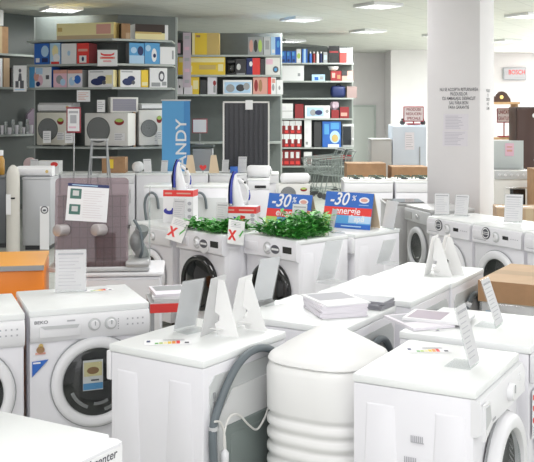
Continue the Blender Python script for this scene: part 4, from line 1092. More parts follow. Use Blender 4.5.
for x0, x1, a, c in ((-pw/2, -pw/2+.025, 0, h), (pw/2-.025, pw/2, 0, h), (-pw/2, pw/2, h-.025, h), (-pw/2, pw/2, 0, .02)): b.box(((x0+x1)/2, 0, (a+c)/2), (x1-x0, .05, c-a), OFFW)
b.build('frame', t, smooth=False); MB().box((.045, -.035, h-.055), (.115, .006, .15), PAPER).build('label_card', t, smooth=False)

# --- far shelving: pixel columns 276..364
YR = 21.8; GRp = [(AT(277, YR), YR), (AT(354, YR), YR)]
zr = lambda y: ZAT(y, YR)
GR = Gondola('shelving_unit', 'far grey shelving unit with blue boxes above the shopping trolleys', GRp, .55, [zr(166), zr(147.5), zr(118.5), zr(98), zr(81), zr(63)], zr(45))
for i in range(3): GR.put(5, 281.5+i*5.1, 286+i*5.1, 51, carton('appliance_box', 'narrow blue box in the row of three on the far shelving top', 'box', BLUE, NAVY, [(.1, .6, .6, .9, SKYB), (.2, .1, .7, .3, NAVY)], 'three blue boxes on the far shelving'))
GR.put(5, 296.6, 301, 49, carton('appliance_box', 'narrow white box with green and yellow picture beside the three blue boxes', 'box', PAPER, LGREY, [(.1, .3, .9, .7, LEMON, 1)]))
GR.put(5, 302, 307.5, 49, carton('appliance_box', 'narrow blue and white striped box on the far shelving top', 'box', BLUE, NAVY, [(.3, 0, .7, 1, PALEB)]))
def bottle(label, m, cap=PAPER):
    def fn(loc, rz, w, d, h):
        t = thing('spray_can', label, 'can', loc, rz); r = w/2
        MB().lathe([(r, 0), (r, h*.75), (r*.6, h*.85)], m, seg=12).build('can', t); MB().lathe([(r*.55, h*.85), (r*.5, h), (0, h)], cap, seg=12).build('cap', t); return t
    return fn
for i, (m, n_) in enumerate(((BLUE, 'blue'), (DRED, 'dark red'), (PAPER, 'white'), (NAVY, 'navy'))): GR.put(5, 309+i*3.6, 312+i*3.6, 51.5, bottle('small %s can on the far shelving top between boxes' % n_, m), depth=.12)
GR.put(5, 323.5, 327.5, 52, carton('appliance_box', 'small grey green box left of the black boxes on the far shelving top', 'box', GREY, DARK, [(.2, .3, .8, .7, PALEB)]))
GR.put(5, 328.5, 339.5, 46, carton('appliance_box', 'black box with faint red band on the far shelving top', 'box', BLACK, DARK, [(.1, .6, .9, .7, DRED)]))
GR.put(5, 340, 346.5, 48, carton('appliance_box', 'red and black box on the far shelving top', 'box', RED, DRED, [(0, .7, 1, 1, PAPER)]))
GR.put(5, 347, 352.5, 48, carton('appliance_box', 'narrow white and red box at the right end of the far shelving top', 'box', PAPER, DRED, [(.1, .1, .4, .8, PINK)]))
GR.put(4, 279, 304, 65.5, carton('long_carton', 'plain long white carton on the far shelving', 'box', PAPER, LGREY, [(.75, .3, .85, .5, GREY)]))
GR.put(4, 312, 325, 74.5, carton('appliance_box', 'low grey blue box on the far shelving beside the long white carton', 'box', PALEB, GREY, [(.2, .1, .5, .6, BLUE), (.6, .2, .9, .7, GREY)]))
GR.put(4, 331, 341.5, 71, carton('appliance_box', 'brownish red box under a white bowl on the far shelving', 'box', DRED, BROWN, [(.1, .3, .4, .8, SALMON), (.6, .2, .9, .6, BROWN)]))
GR.put(4, 342, 353, 71, carton('appliance_box', 'orange and dark box at the right end of the long white carton shelf', 'box', SALMON, BROWN, [(0, .5, .5, 1, DARK), (.5, .2, .95, .5, PAPER)]))
m_, a_ = GR.at(334); t = thing('bowl', 'white bowl on the brownish red box of the far shelving', 'bowl', (m_.x, m_.y+.15, ZAT(71, m_.y)+.01)); MB().lathe([(.04, 0), (.10, .03), (.13, .10), (.125, .10), (.09, .035), (0, .012)], PAPER, seg=16, close=False).build('bowl_body', t)
def travel_bag(loc, rz, w, d, h):
    t = thing('travel_bag', 'dark navy travel bag on the far shelving', 'bag', loc, rz)
    MB().rbox((0, 0, h*.46), (w, d, h*.92), .08, NAVY, 3).build('bag_body', t); MB().tube([(-w*.15, -d*.3, h*.85), (-w*.1, -d*.3, h*.99), (w*.1, -d*.3, h*.99), (w*.15, -d*.3, h*.85)], .012, BLACK, 6, 3).build('handle', t); return t
GR.put(3, 331, 346, 84.5, travel_bag)
GR.put(3, 347, 357, 86.5, carton('carton', 'pinkish brown carton beside the navy travel bag', 'box', mat('pink_brown', (.36, .26, .25), .7), BROWN))
GR.put(2, 279, 293, 103.5, carton('appliance_box', 'white printed box left of the framed photo box', 'box', PAPER, LGREY, [(.0, .45, 1, .52, GREYB), (.1, .6, .5, .8, LILAC)]))
GR.put(2, 295, 303.5, 104, carton('appliance_box', 'dark red box left of the framed photo box', 'box', DRED, DARK))
GR.put(2, 305, 330, 105.5, carton('appliance_box', 'wide white box with blue grey photo below the navy bag shelf', 'box', PAPER, LGREY, [(.08, .15, .75, .85, PALEB), (.2, .2, .45, .7, GREY, 1), (.4, .25, .7, .65, NAVY, 1), (.82, .4, .95, .7, GREY, 1)]))
GR.put(2, 331.5, 339, 110, carton('appliance_box', 'small dark red box under the pale pink bowl', 'box', DRED, DARK))
m_, a_ = GR.at(335); t = thing('bowl', 'pale pink scalloped bowl standing on the small dark red box', 'bowl', (m_.x, m_.y+.15, ZAT(110, m_.y)+.005))
b = MB(); L_ = []
for z_, r_ in ((0, .05), (.06, .09), (.15, .09), (.19, .06)):
    L_.append([(r_*(1+.12*math.cos(6*2*PI*i/36))*math.cos(2*PI*i/36), r_*(1+.12*math.cos(6*2*PI*i/36))*math.sin(2*PI*i/36), z_) for i in range(36)])
loft(b, L_, mat('pale_pink', (.80, .62, .72), .4)); b.build('bowl_body', t)
GR.put(2, 340, 349, 107, carton('appliance_box', 'dark maroon box on the far shelving, right of the pink bowl', 'box', DRED, DARK, [(.1, .2, .8, .5, SALMON)]))
for r_ in range(2):
    for k in range(4):
        z_ = GR.levels[1]+.0045+r_*.31; m_, a_ = GR.at(280.5+k*6.1)
        carton('appliance_box', 'red box with white header in the two-high stack by the black ribbed panel' if r_ else 'red box with white header, bottom row of the two-high stack by the ribbed panel', 'box', DRED, RED, [(.0, .62, 1, 1, PAPER), (.3, .3, .7, .75, PAPER), (.2, .05, .8, .25, RED)], 'red and white boxes stacked two high')(Vector((m_.x, m_.y+.17, z_)), 0, .132, .28, .30)
GR.put(1, 304.5, 311.5, 120, carton('appliance_box', 'tall white box beside the red and white stack', 'box', PAPER, LGREY, [(.2, .5, .6, .7, LILAC), (.2, .1, .5, .2, GREY)]))
GR.put(1, 314, 321.5, 122, carton('appliance_box', 'tall dark box between the white and the blue one', 'box', DARK, BLACK))
GR.put(1, 322.5, 341, 121.5, carton('appliance_box', 'large blue picture box above the shopping trolleys', 'box', BLUE, NAVY, [(.4, .15, .95, .65, PALEB, 1), (.5, .2, .85, .5, GOLD, 1), (.1, .5, .35, .9, SKYB), (.45, .7, .9, .95, SKYB), (.3, .0, .9, .12, PAPER)]))
def microwave(label):
    def fn(loc, rz, w, d, h):
        t = thing('microwave_oven', label, 'microwave', loc, rz)
        MB().rbox((0, 0, h/2), (w, d, h), .012, LGREY).build('casing', t); MB().box((-w*.1, -d/2-.005, h*.5), (w*.72, .012, h*.8), BLACKG).build('door', t, smooth=False)
        p = MB().box((w*.38, -d/2-.004, h*.5), (w*.2, .01, h*.8), SILVER).build('control_panel', t, smooth=False); knob(p, w*.38, h*.35, -d/2-.009, .018); return t
    return fn
GR.put(1, 342.5, 354, 124, microwave('grey microwave oven with black door at the far shelving end'))
for k in range(4):
    m_, a_ = GR.at(281+k*5.6)
    carton('appliance_box', 'dark red box with white spot on the bottom far shelf behind the ribbed panel', 'box', DRED, RED, [(.2, .5, .8, .9, PAPER), (.1, .1, .9, .3, RED)], 'dark red boxes on the bottom far shelf')(Vector((m_.x, m_.y+.17, GR.levels[0]+.0045)), 0, .122, .28, .35)
GR.put(0, 304, 312, 152, carton('appliance_box', 'white box with dark red panel on the bottom far shelf', 'box', PAPER, LGREY, [(.4, .1, .9, .6, DRED)]))
for i in range(6): GR.put(0, 314+i*6.4, 319.5+i*6.4, 155, carton('appliance_box', 'dark box with red lid line on the bottom far shelf behind the trolleys', 'box', DARK, BLACK, [(0, .6, 1, 1, DRED)], 'dark boxes behind the trolleys'))
# ------------------------------------------------------------ left wall shelf
GWp = [(-5.55, 15.15), (AT(33, 17.1), 17.1)]
zw = lambda y: ZAT(y, 16.4)
GW = Gondola('shelving_unit', 'dark wall shelf with glassware at the left picture edge', GWp, .58, [zw(135), zw(87), zw(53)], zw(50), backcol=mat('shelf_back_dark', (.10, .115, .11), .5))
GW.put(2, -14, 8, 26, carton('carton', 'brown carton on top of the left wall shelf', 'box', BROWN, LBROWN, [(.6, 0, .72, 1, TAPE)]), depth=.22, back=.02)
m_, a_ = GW.at(-3); carton('carton', 'white carton stacked on the brown one above the left wall shelf', 'box', PAPER, LGREY)(Vector((m_.x-math.sin(R(a_))*.11, m_.y+math.cos(R(a_))*.11, ZAT(25.6, m_.y)+.01)), a_, .28, .2, .27)
GW.put(1, -12, 2, 58, carton('carton', 'tall white carton on the left wall shelf, cut by the picture edge', 'box', PAPER, LGREY), depth=.2)
GW.put(1, 3, 9, 58, carton('carton', 'narrow brown carton on the left wall shelf', 'box', LBROWN, BROWN), depth=.2)
GW.put(1, 11, 28, 68, carton('appliance_box', 'low black box on the left wall shelf behind the hanging drawing card', 'box', BLACK, DARK), depth=.2)
GLASSW = clear('glassware', (.86, .9, .9), .2, .25, (.7, .73, .73))
for i in range(9):
    m_, a_ = GW.at(1+i*3.6, .07); r = .026+.006*(i % 3); h = (.16, .22, .12, .26)[i % 4]
    t = thing('vase' if i % 4 == 3 else 'drinking_glass', '', 'glass', (m_.x, m_.y, GW.levels[0]+.0045))
    t['label'] = ('glass or pale cup in the row on the lower left wall shelf' if i % 4 != 3 else 'taller glass vase in the row on the lower left wall shelf'); t['group'] = 'glassware on the left wall shelf' if i % 4 != 3 else 'vases on the left wall shelf'
    MB().lathe([(r*.8, 0), (r, h*.3), (r*1.15, h), (r*1.05, h), (r*.9, h*.3), (0, .006)], GLASSW if i % 2 else LILAC, seg=12, close=False).build('vessel', t)
m_, a_ = GW.at(28, .30); t = thing('gable_box', 'lilac gabled gift box behind the glassware', 'box', (m_.x, m_.y+.02, GW.levels[0]+.0045), 35)
MB().prism([(-.11, 0), (.11, 0), (.11, .34), (0, .46), (-.11, .34)], -.05, .05, mat('lilac_card', (.42, .33, .42), .6), 'xz').build('box_body', t, smooth=False)

# ------------------------------------------------------------ appliances in the row before the shelves
def white_appliance(label, x0, x1, Y, h=.85, d=.58, kind='plain', rz=0, m=None, cat='appliance', name='kitchen_appliance'):
    w = (x1-x0)/F*Y; x = AT((x0+x1)/2, Y)
    t = thing(name, label, cat, (x, Y+d/2, 0), rz); D = d/2; m = m or WHITE
    MB().rbox((0, 0, (h-.03+.06)/2), (w-.01, d, h-.03-.06), .008, m).build('cabinet', t)
    MB().rbox((0, 0, h-.015), (w, d+.01, .03), .006, TOPW if m is WHITE else m).build('worktop', t)
    MB().box((0, .02, .032), (w-.06, d-.06, .064), DARK).build('plinth', t, smooth=False)
    if kind in ('door', 'dish', 'knob'):
        dr = MB().rbox((0, -D-.008, (h-.16+.08)/2), (w-.02, .02, h-.16-.08), .006, m).build('door', t)
        p = MB().rbox((0, -D-.008, h-.095), (w-.02, .02, .11), .006, WHITE2).build('control_panel', t)
        if kind == 'dish': MB().rbox((w*.08, -D-.022, h-.11), (w*.5, .014, .04), .006, BLACK).build('handle', p)
        if kind == 'knob': knob(p, w*.38, h-.095, -D-.018, .02, m=GREY, ring=False)
        if kind == 'door': MB().tube([(w*.38, -D-.018, h-.45), (w*.38, -D-.04, h-.45), (w*.38, -D-.04, h-.25), (w*.38, -D-.018, h-.25)], .007, LGREY).build('handle', dr)
    return t
YD = 14.65; ZT = .8535
white_appliance('plain white appliance behind the steam irons, left one of the wide pair', 136, 171.4, YD, kind='plain')
white_appliance('plain white appliance behind the steam irons, right one of the wide pair', 171.8, 208.4, YD, kind='plain')
white_appliance('white appliance with grey corner knob under the ribbed panel', 209, 247.4, YD, kind='knob')
white_appliance('white appliance under the right part of the black ribbed panel', 247.9, 279, YD, kind='door')
white_appliance('white appliance under the brown carton with yellow label', 98, 135, YD, kind='door')
white_appliance('white appliance behind the grey trestle stand', 60, 97, YD, kind='plain')
white_appliance('white appliance carrying the white box with red oval label', 27, 59.4, YD, kind='door')
# dishwasher nearer, with a water heater lying on top
white_appliance('white dishwasher with black grip below the lying water heater', 247, 270, 13.5, kind='dish', name='dishwasher', cat='dishwasher', d=.55)
def water_heater(label, loc, L, r, rz=0):
    t = thing('water_heater', label, 'water heater', loc, rz)
    MB().lathe([(r*.3, -L/2-.015), (r*.85, -L/2), (r, -L/2+.03), (r, L/2-.03), (r*.85, L/2), (r*.3, L/2+.012)], PAPER, (0, 0, r), axis='x', seg=28).build('tank', t, sharp=60)
    b = MB(); b.lathe([(r*.55, L/2+.002), (r*.5, L/2+.022), (0, L/2+.024)], LGREY, (0, 0, r), axis='x', seg=20); b.build('end_cover', t)
    for s in (-1, 1): MB().tube([(s*L*.3, -.03, 0.012), (s*L*.3, .03, 0.012)], .012, GREY).build('foot', t)
    return t
water_heater('white water heater lying on the white dishwasher', (AT(259, 13.8), 13.8, .852), .33, .088, -12)
ped = white_appliance('low white pedestal under the outdoor unit beside the trolleys', 277, 312, 13.6, h=.46, d=.45, kind='plain', name='pedestal', cat='pedestal')
ou = outdoor_unit('white outdoor air conditioner on the low pedestal, below leaning cards', col=OFFW)(Vector((AT(293, 13.7), 13.82, .462)), 8, .46, .26, .30)
water_heater('white water heater lying on the outdoor unit beside the trolleys', (AT(295, 13.8), 13.83, .764), .40, .075, 8)
# machines seen from behind, behind the steam irons
for (x0, lb) in ((141, 'white washer with curved hose, behind the taller red banded iron box'), (189, 'white washer seen between the two steam irons')):
    Y = 12.3; x = AT(x0+22, Y); rz = 176
    t = thing('washing_machine', lb, 'washing machine', (x+.02, Y+.27, 0), rz); shell(t, .5, w=.51)
    yy = .25; MB().rbox((0, yy+.004, .42), (.40, .012, .55), .03, mat('rear_sheet', (.60, .62, .62), .5)).build('rear_panel', t)
    rear_hose(t, [(-.22, .40, .02), (-.24, .60, .03), (-.21, .72, .035), (-.14, .76, .035), (-.08, .70, .035), (-.06, .55, .02)], yy)
    simple_front(t, .5, r=.2)
# grey and cream things at the left
t = white_appliance('grey cabinet-high appliance with white hanging tag, left of the cooker hood', 22, 51, 12.4, h=.95, d=.5, m=mat('cool_grey', (.48, .49, .51), .45), name='storage_freezer', cat='freezer')
hang_card('narrow white tag with round black mark on the grey appliance', 44.5, 228, 12.33, .12, .56, None, lambda b, w, h: (b.oval(0, h*.42, w*.42, w*.42, -.004, INK), b.oval(0, h*.42, w*.3, w*.3, -.005, PAPER), b.oval(0, h*.41, w*.2, w*.12, -.006, INK)), 'hanging_tag', 'price tag')
m_ = AT(35, 12.6); indoor_unit('long white indoor air conditioner with gold sticker on the grey appliance', PAPER)(Vector((m_, 12.65, .952)), 2, .46, .22, .13)
t = thing('column_heater', 'cream domed column heater at the left picture edge', 'heater', (AT(12, 12.2), 12.25, 0))
MB().lathe([(.085, 0), (.085, .95), (.08, 1.02), (.055, 1.09), (.02, 1.12), (0, 1.123)], mat('heater_cream', (.62, .60, .55), .5), seg=24).build('casing', t, sharp=50)
MB().box((.02, -.082, .70), (.05, .02, .02), BLACK).build('air_slot', t, smooth=False); MB().box((-.035, -.09, .62), (.06, .006, .26), PAPER).build('label_card', t, smooth=False)
t = thing('bottle', 'amber bottle with white cap at the left picture edge', 'bottle', (AT(1, 12.9), 12.9, .952))
MB().lathe([(.045, 0), (.05, .02), (.05, .2), (.02, .26)], mat('amber', (.45, .24, .04), .25), seg=14).build('bottle_body', t); MB().lathe([(.032, .26), (.032, .33), (0, .335)], PAPER, seg=12).build('cap', t)
t = white_appliance('dark grey appliance cut by the left picture edge', -22, 6, 12.6, h=.95, d=.5, m=mat('dark_grey_paint', (.13, .14, .15), .4), name='storage_freezer', cat='freezer')
MB().rbox((0, 0, 0), (.18, .14, .12), .01, BLUE).build('blue_box', None, loc=(AT(4, 12.9)-.16, 12.75, 1.013)); bb = bpy.data.objects['blue_box']; tag(bb, 'small blue box beside the amber bottle', 'box')
# things standing on the row
zY = YD+.2
def row_loc(px, dy=.2, z=ZT): return (AT(px, YD+dy), YD+dy, z)
t = thing('fan_heater', 'pink oval fan heater left of the white box with red oval label', 'heater', row_loc(30, .2))
b = MB(); b.lathe([(.001, -.05), (.09, -.045), (.10, -.02), (.10, .03), (.06, .05), (0, .055)], mat('pinkish', (.62, .46, .47), .5), (0, 0, .135), 'y', 24); b.build('casing', t, sharp=50); MB().box((0, 0, .02), (.12, .10, .04), LGREY).build('base', t, smooth=False)
b = MB(); w_, h_ = 22/F*YD, 12/F*YD; b.box((0, 0, h_/2), (w_, .26, h_), PAPER); b.oval(w_*.28, h_*.72, w_*.17, h_*.2, -.132, RED); b.lines(-w_*.42, h_*.3, w_*.1, h_*.6, 2, -.132, GREYINK, .3)
tag(b.build('appliance_box', loc=row_loc(50, .2), smooth=False), 'low white box with red oval label in front of the bowed shelving', 'box')
b = MB(); b.box((0, 0, .12), (.36, .30, .24), BROWN); b.rect(-.10, .07, .0, .21, -.152, YEL); b.flat(-.03, -.15, .03, .15, .2405, TAPE)
tag(b.build('carton', loc=row_loc(115, .25), smooth=False), 'brown carton with yellow label below the big fan outdoor unit', 'box')
water_heater('small white roll-shaped heater between brown carton and blue banner', row_loc(138, .25), .14, .085, 75)
def row_card(label, px, w=.11, h=.22, dy=.08, rz=-15, z=ZT, Y=None): return acrylic_card(label, (AT(px, Y or YD+dy), (Y or YD+dy)), rz, w, h, 14, 'lines', z, .09)
for px, w, h, lb in ((34, .12, .22, 'white price card beside the pink oval fan heater'), (49, .11, .17, None), (148, .13, .22, 'white price card right of the roll-shaped heater'), (164, .11, .20, 'white price card in front of the blue banner, beside the iron tip'),
                     (225, .11, .21, 'white price card between beige easel and small blue box'), (242, .14, .26, 'white price card at the foot of the ribbed panel'), (256.5, .09, .12, 'small price card at the right foot of the ribbed panel')):
    if lb: row_card(lb, px, w, h, .0 if px == 34 else .08, rz={34: 10, 148: 25}.get(px, -10))
def beige_easel(label, px, w=.17, h=.28):
    t = thing('cardboard_easel', label, 'display stand', row_loc(px, .1), 20)
    X = Matrix.Rotation(R(-12), 4, 'X'); b = MB(); b.prism([(-w/2, 0), (w/2, 0), (w*.32, h), (-w*.2, h)], -.003, 0, BEIGE, 'xz', X); b.build('board', t, smooth=False)
    k = math.tan(R(12)); b = MB(); b.prism([(k*h*.9, h*.9), (k*h*.9+.02, h*.9), (.14, 0), (.06, 0)], -.002, .002, TAPE, 'yz'); b.build('strut', t, smooth=False); return t
beige_easel('beige cardboard easel beside the blue banner', 190.5)
beige_easel('beige cardboard easel left of the small blue box', 214)
t = thing('heart_card', 'small red heart-shaped stand between the two beige easels', 'sign', row_loc(203, .1))
b = MB(); b.poly([(0, .03), (.05, .08), (.055, .11), (.03, .125), (0, .105), (-.03, .125), (-.055, .11), (-.05, .08)], -.003, RED); b.poly([(0, .03), (-.05, .08), (-.055, .11), (-.03, .125), (0, .105), (.03, .125), (.055, .11), (.05, .08)], .003, RED)
b.build('heart', t, smooth=False); MB().tube([(0, 0, 0), (0, 0, .05)], .006, GREY).build('stem', t)
tag(MB().rbox((0, 0, .05), (.12, .12, .1), .012, BLUE).build('small_blue_box', loc=row_loc(234, .1)), 'small blue box on the white appliance before the ribbed panel', 'box')
# display table with a framed card right of the banner
t = thing('display_shelf', 'dark topped display shelf between blue banner and ribbed panel', 'shelf', (AT(203, 15.7), 15.75, 0))
zt_ = ZAT(146, 15.6); MB().box((0, 0, zt_), (.36, .36, .03), mat('slate', (.07, .09, .09), .4)).build('top', t, smooth=False); MB().box((0, 0, zt_/2-.02), (.32, .32, zt_-.05), GREY).build('body', t, smooth=False)
t = thing('framed_notice', 'red framed white notice standing above the dark topped display shelf', 'sign', (AT(199.5, 15.65), 15.72, zt_+.0155))
zc = ZAT(126, 15.7)-zt_-.015
MB().tube([(0, 0, 0.008), (0, 0, zc)], .008, GREY).build('pole', t); MB().rbox((0, 0, .01), (.14, .1, .02), .005, GREY).build('base', t)
MB().rbox((0, -.004, zc), (.25, .014, .24), .006, MAROON).build('frame', t); MB().box((0, -.013, zc), (.22, .004, .21), PAPER).build('sheet', t, smooth=False)
# trestle and red framed stand sign in front of the bowed shelving
t = thing('stepladder', 'grey metal stepladder behind the cooker hood, below the fan unit', 'stepladder', (AT(98, 14.2), 14.3, 0))
for s in (-1, 1):
    MB().tube([(s*.20, -.20, .01), (s*.11, .0, 1.38)], .014, GREY).build('front_rail', t); MB().tube([(s*.20, .24, .01), (s*.11, .03, 1.36)], .012, GREY).build('rear_rail', t)
for k in range(4): MB().box((0, -.17+.045*k, .28+.28*k), (.37-.045*k, .07, .025), LGREY).build('step', t, smooth=False)
MB().box((0, .01, 1.385), (.26, .14, .025), LGREY).build('top_platform', t, smooth=False)
t = thing('sign_stand', 'red framed sign on a thin pole before the bowed shelving', 'sign', (AT(73, 14.2), 14.25, 0))
zc = ZAT(120, 14.2); MB().tube([(0, .01, .02), (0, .01, zc)], .011, STEEL).build('pole', t); MB().lathe([(.15, 0), (.15, .015), (.02, .03)], GREY, seg=24).build('base', t)
MB().rbox((0, 0, zc), (14.5/F*14.2, .02, 26/F*14.2), .008, MAROON).build('frame', t)
b = MB(); b.box((0, -.012, zc), (11.8/F*14.2, .006, 22.5/F*14.2), PAPER); b.rect(-.07, zc+.10, .07, zc+.135, -.016, GREYINK); b.rect(-.05, zc-.05, .045, zc+.075, -.016, GREYINK); b.lines(-.07, zc-.13, .07, zc-.09, 1, -.016, PINK, .7)
b.build('sheet', t, smooth=False)

# ------------------------------------------------------------ shopping trolleys
def trolley(label, loc, rz):
    t = thing('shopping_trolley', label, 'shopping trolley', loc, rz, None); r = .009; m = mat('trolley_wire', (.22, .25, .24), .4, metal=.5)
    b = MB(); lo, hi = [(-.33, -.19, .50), (.25, -.22, .46), (.25, .22, .46), (-.33, .19, .50)], [(-.42, -.24, .80), (.30, -.26, .86), (.30, .26, .86), (-.42, .24, .80)]
    lp = lambda a, c, k: tuple(a[i]+(c[i]-a[i])*k for i in range(3))
    for k in (0, .33, .66, 1):
        q = [lp(a, c, k) for a, c in zip(lo, hi)]
        for i in range(4): b.tube([q[i], q[(i+1) % 4]], r if k in (0, 1) else .004, m, 5)
    for i in range(4):
        for k in range(9):
            f = k/9; b.tube([lp(lo[i], lo[(i+1) % 4], f), lp(hi[i], hi[(i+1) % 4], f)], .0035, m, 4)
    for k in range(1, 7): b.tube([lp(lo[0], lo[1], k/7), lp(lo[3], lo[2], k/7)], .0035, m, 4)
    b.build('basket', t)
    b = MB()
    for s in (-1, 1): b.tube([(.36, s*.25, .98), (.30, s*.25, .86), (.27, s*.23, .40), (.30, s*.24, .13), (-.30, s*.17, .13), (-.33, s*.18, .2)], .011, m, 6); b.tube([(-.28, s*.18, .13), (-.20, s*.19, .49)], .009, m, 6)
    b.tube([(-.30, -.17, .13), (-.30, .17, .13)], .009, m, 6); b.build('chassis', t)
    MB().tube([(.36, -.27, .98), (.36, .27, .98)], .016, GREY, 8).build('handle', t)
    for x in (-.28, .28):
        for s in (-1, 1): MB().lathe([(.02, -.014), (.06, -.014), (.06, .014), (.02, .014)], DARK, (x, s*(.17 if x < 0 else .24), .06), axis='y', seg=14).build('wheel', t)
    return t
YT = 20.2
tr = trolley('wire shopping trolley, the middle one of the close row', (AT(323, YT), YT, 0), 12)
dxy = Vector((math.cos(R(12)), math.sin(R(12)), 0))
copy_thing(tr, 'wire shopping trolley at the back of the close row, next to the far shelves', Vector((AT(323, YT)+.10, YT+.58, 0)), 12)
copy_thing(tr, 'wire shopping trolley at the front of the close row, nearest the cookers', Vector((AT(323, YT)+.22, YT-.58, 0)), 12)

# ------------------------------------------------------------ cookers and fridges before the pillar
def cooker(label, x0, x1, Y, h, m, glass=False):
    t = white_appliance(label, x0, x1, Y, h, .6, 'door', name='cooker', cat='cooker'); w = (x1-x0)/F*Y
    hb = MB(); hb.rbox((0, 0, h+.008), (w*.94, .54, .016), .005, OFFW); hob = hb.build('hob', t)
    for sx in (-1, 1):
        for sy in (-1, 1):
            b = MB(); cx, cy = sx*w*.22, sy*.13
            b.lathe([(.05, h+.016), (.045, h+.03), (0, h+.032)], DARK, (cx, cy, 0), seg=14)
            for a in range(4): b.box((cx+.055*math.cos(a*PI/2), cy+.055*math.sin(a*PI/2), h+.045), (.10 if a % 2 == 0 else .012, .012 if a % 2 == 0 else .10, .012), m)
            for u in (-1, 1): b.box((cx+u*.1, cy, h+.032), (.012, .012, .034), m)
            b.build('burner', hob)
    return t
GREENG = mat('green_enamel', (.05, .12, .09), .4)
cooker('white gas cooker with four dark grates, left of the other cooker before the fridge', 344, 393.5, 12.9, .865, GREENG)
cooker('white gas cooker beside the pillar, below the fridge with taped paper', 395, 436, 12.9, .865, GREENG)
def box_thing(label, x0, x1, y0, Y, d=.4, z=0., m=BROWN, tape=True, name='carton'):
    w = (x1-x0)/F*Y; h = ZAT(y0, Y)-z
    b = MB(); b.box((0, 0, h/2), (w, d, h), m)
    if tape: b.flat(-w/2, -.03, w/2, .03, h+.0006, TAPE); b.rect(-w/2, h*.45, w/2, h*.52, -d/2-.0008, TAPE)
    return tag(b.build(name, loc=(AT((x0+x1)/2, Y), Y+d/2, z), smooth=False), label, 'box')
box_thing('long brown carton behind the cooker with four dark grates', 347, 386, 163.5, 14.2, .5)
box_thing('brown carton behind the cooker beside the pillar', 392, 428, 167, 14.2, .5)
t = white_appliance('plain grey appliance left of the pale blue fridge', 371, 392, 15.4, h=1.36, d=.5, m=mat('warm_grey', (.46, .46, .45), .5), name='storage_freezer', cat='freezer')
Y = 15.4; w = 34/F*Y; h = ZAT(125, Y); t = thing('fridge', 'pale blue white fridge with taped paper, left of the pillar', 'fridge', (AT(409, Y)+.01, Y+.3, 0)); FRB = mat('fridge_blue', (.60, .66, .74), .35)
MB().rbox((0, .02, h/2+.02), (w, .54, h-.04), .012, FRB).build('cabinet', t)
dr = MB().rbox((0, -.275, h/2+.03), (w, .04, h-.1), .012, FRB).build('door', t); MB().box((w*.30, -.30, h*.62), (.012, .02, .5), GREY).build('handle', dr, smooth=False)
b = MB(); b.box((0, -.2975, h-.26), (.15, .003, .28), LILAC); b.lines(-.06, h-.37, .06, h-.15, 6, -.2995, GREYINK, .25); b.build('paper_notice', dr, smooth=False)['label'] = 'pale taped paper'
for s in (-1, 1): MB().box((s*w*.35, 0, .01), (.05, .4, .022), DARK).build('foot', t, smooth=False)
def framed_sign(label, px, py, Y, w, h, lines, zbase, name='framed_sign'):
    t = thing(name, label, 'sign', (AT(px, Y), Y, zbase)); zc = ZAT(py, Y)-zbase
    MB().rbox((0, 0, .012), (.22, .14, .024), .006, MAROON).build('base', t); MB().tube([(0, .0, .02), (0, .0, zc)], .012, MAROON).build('post', t)
    MB().rbox((0, -.005, zc), (w, .022, h), .008, MAROON).build('frame', t)
    b = MB(); b.box((0, -.018, zc), (w*.90, .004, h*.86), mat('sign_pink_white', (.78, .70, .71), .6)); n = len(lines)
    for i, l in enumerate(lines): b.text(l, 0, zc+h*.86*(.5-(i+.5)/n), h*.86/n*.85, -.022, DRED, off=.001, sx=min(.9, w*1.45/len(l)/(h*.86/n*.85)))
    b.build('sign_face', t, smooth=False); return t
framed_sign('red framed sign with three dark red lines standing on the fridge', 413.5, 114, 15.55, .335, .25, ('PRODUSE', 'REDUCERI', 'SPECIALE'), h+.002)
for px, lb, m in ((402.5, 'small dark figure on the fridge left of the red framed sign', DARK), (423, 'small dark vase on the fridge right of the red framed sign', DARK)):
    t = thing('ornament', lb, 'ornament', (AT(px, 15.6), 15.6, h+.001)); MB().lathe([(.03, 0), (.045, .03), (.04, .06), (.02, .08), (.025, .10), (0, .105)], m, seg=12).build('ornament_body', t)
# silver machines left of the badge washers
t = white_appliance('silver grey appliance with flat front behind the silver washer', 385, 425.5, 10.03, h=.85, d=.42, m=SILVER, name='kitchen_appliance')
MB().box((0, .0, .8535), (.40, .38, .006), BLACKG).build('black_top', t, smooth=False)
ps = corner(Vector((1.6, 9.3, 0)), -75, .3, -.24); t = thing('washing_machine', 'silver washer with grey porthole, left of the pillar', 'washing machine', ps, -75); shell(t, .48, body=SILVER, top=mat('silver_top', (.52, .52, .52), .35, metal=.3), groove=False)
b = MB(); b.rbox((0, -.245, .757), (.592, .028, .125), .008, LGREY); p = b.build('control_panel', t); knob(p, .05, .76, -.26, .026, m=STEEL); b = MB(); b.rbox((-.19, -.262, .755), (.17, .010, .075), .006, SILVER); b.build('detergent_drawer', p)
porthole(t, 0, .44, .24, .21, LGREY, dark=False, glass_r=.72)

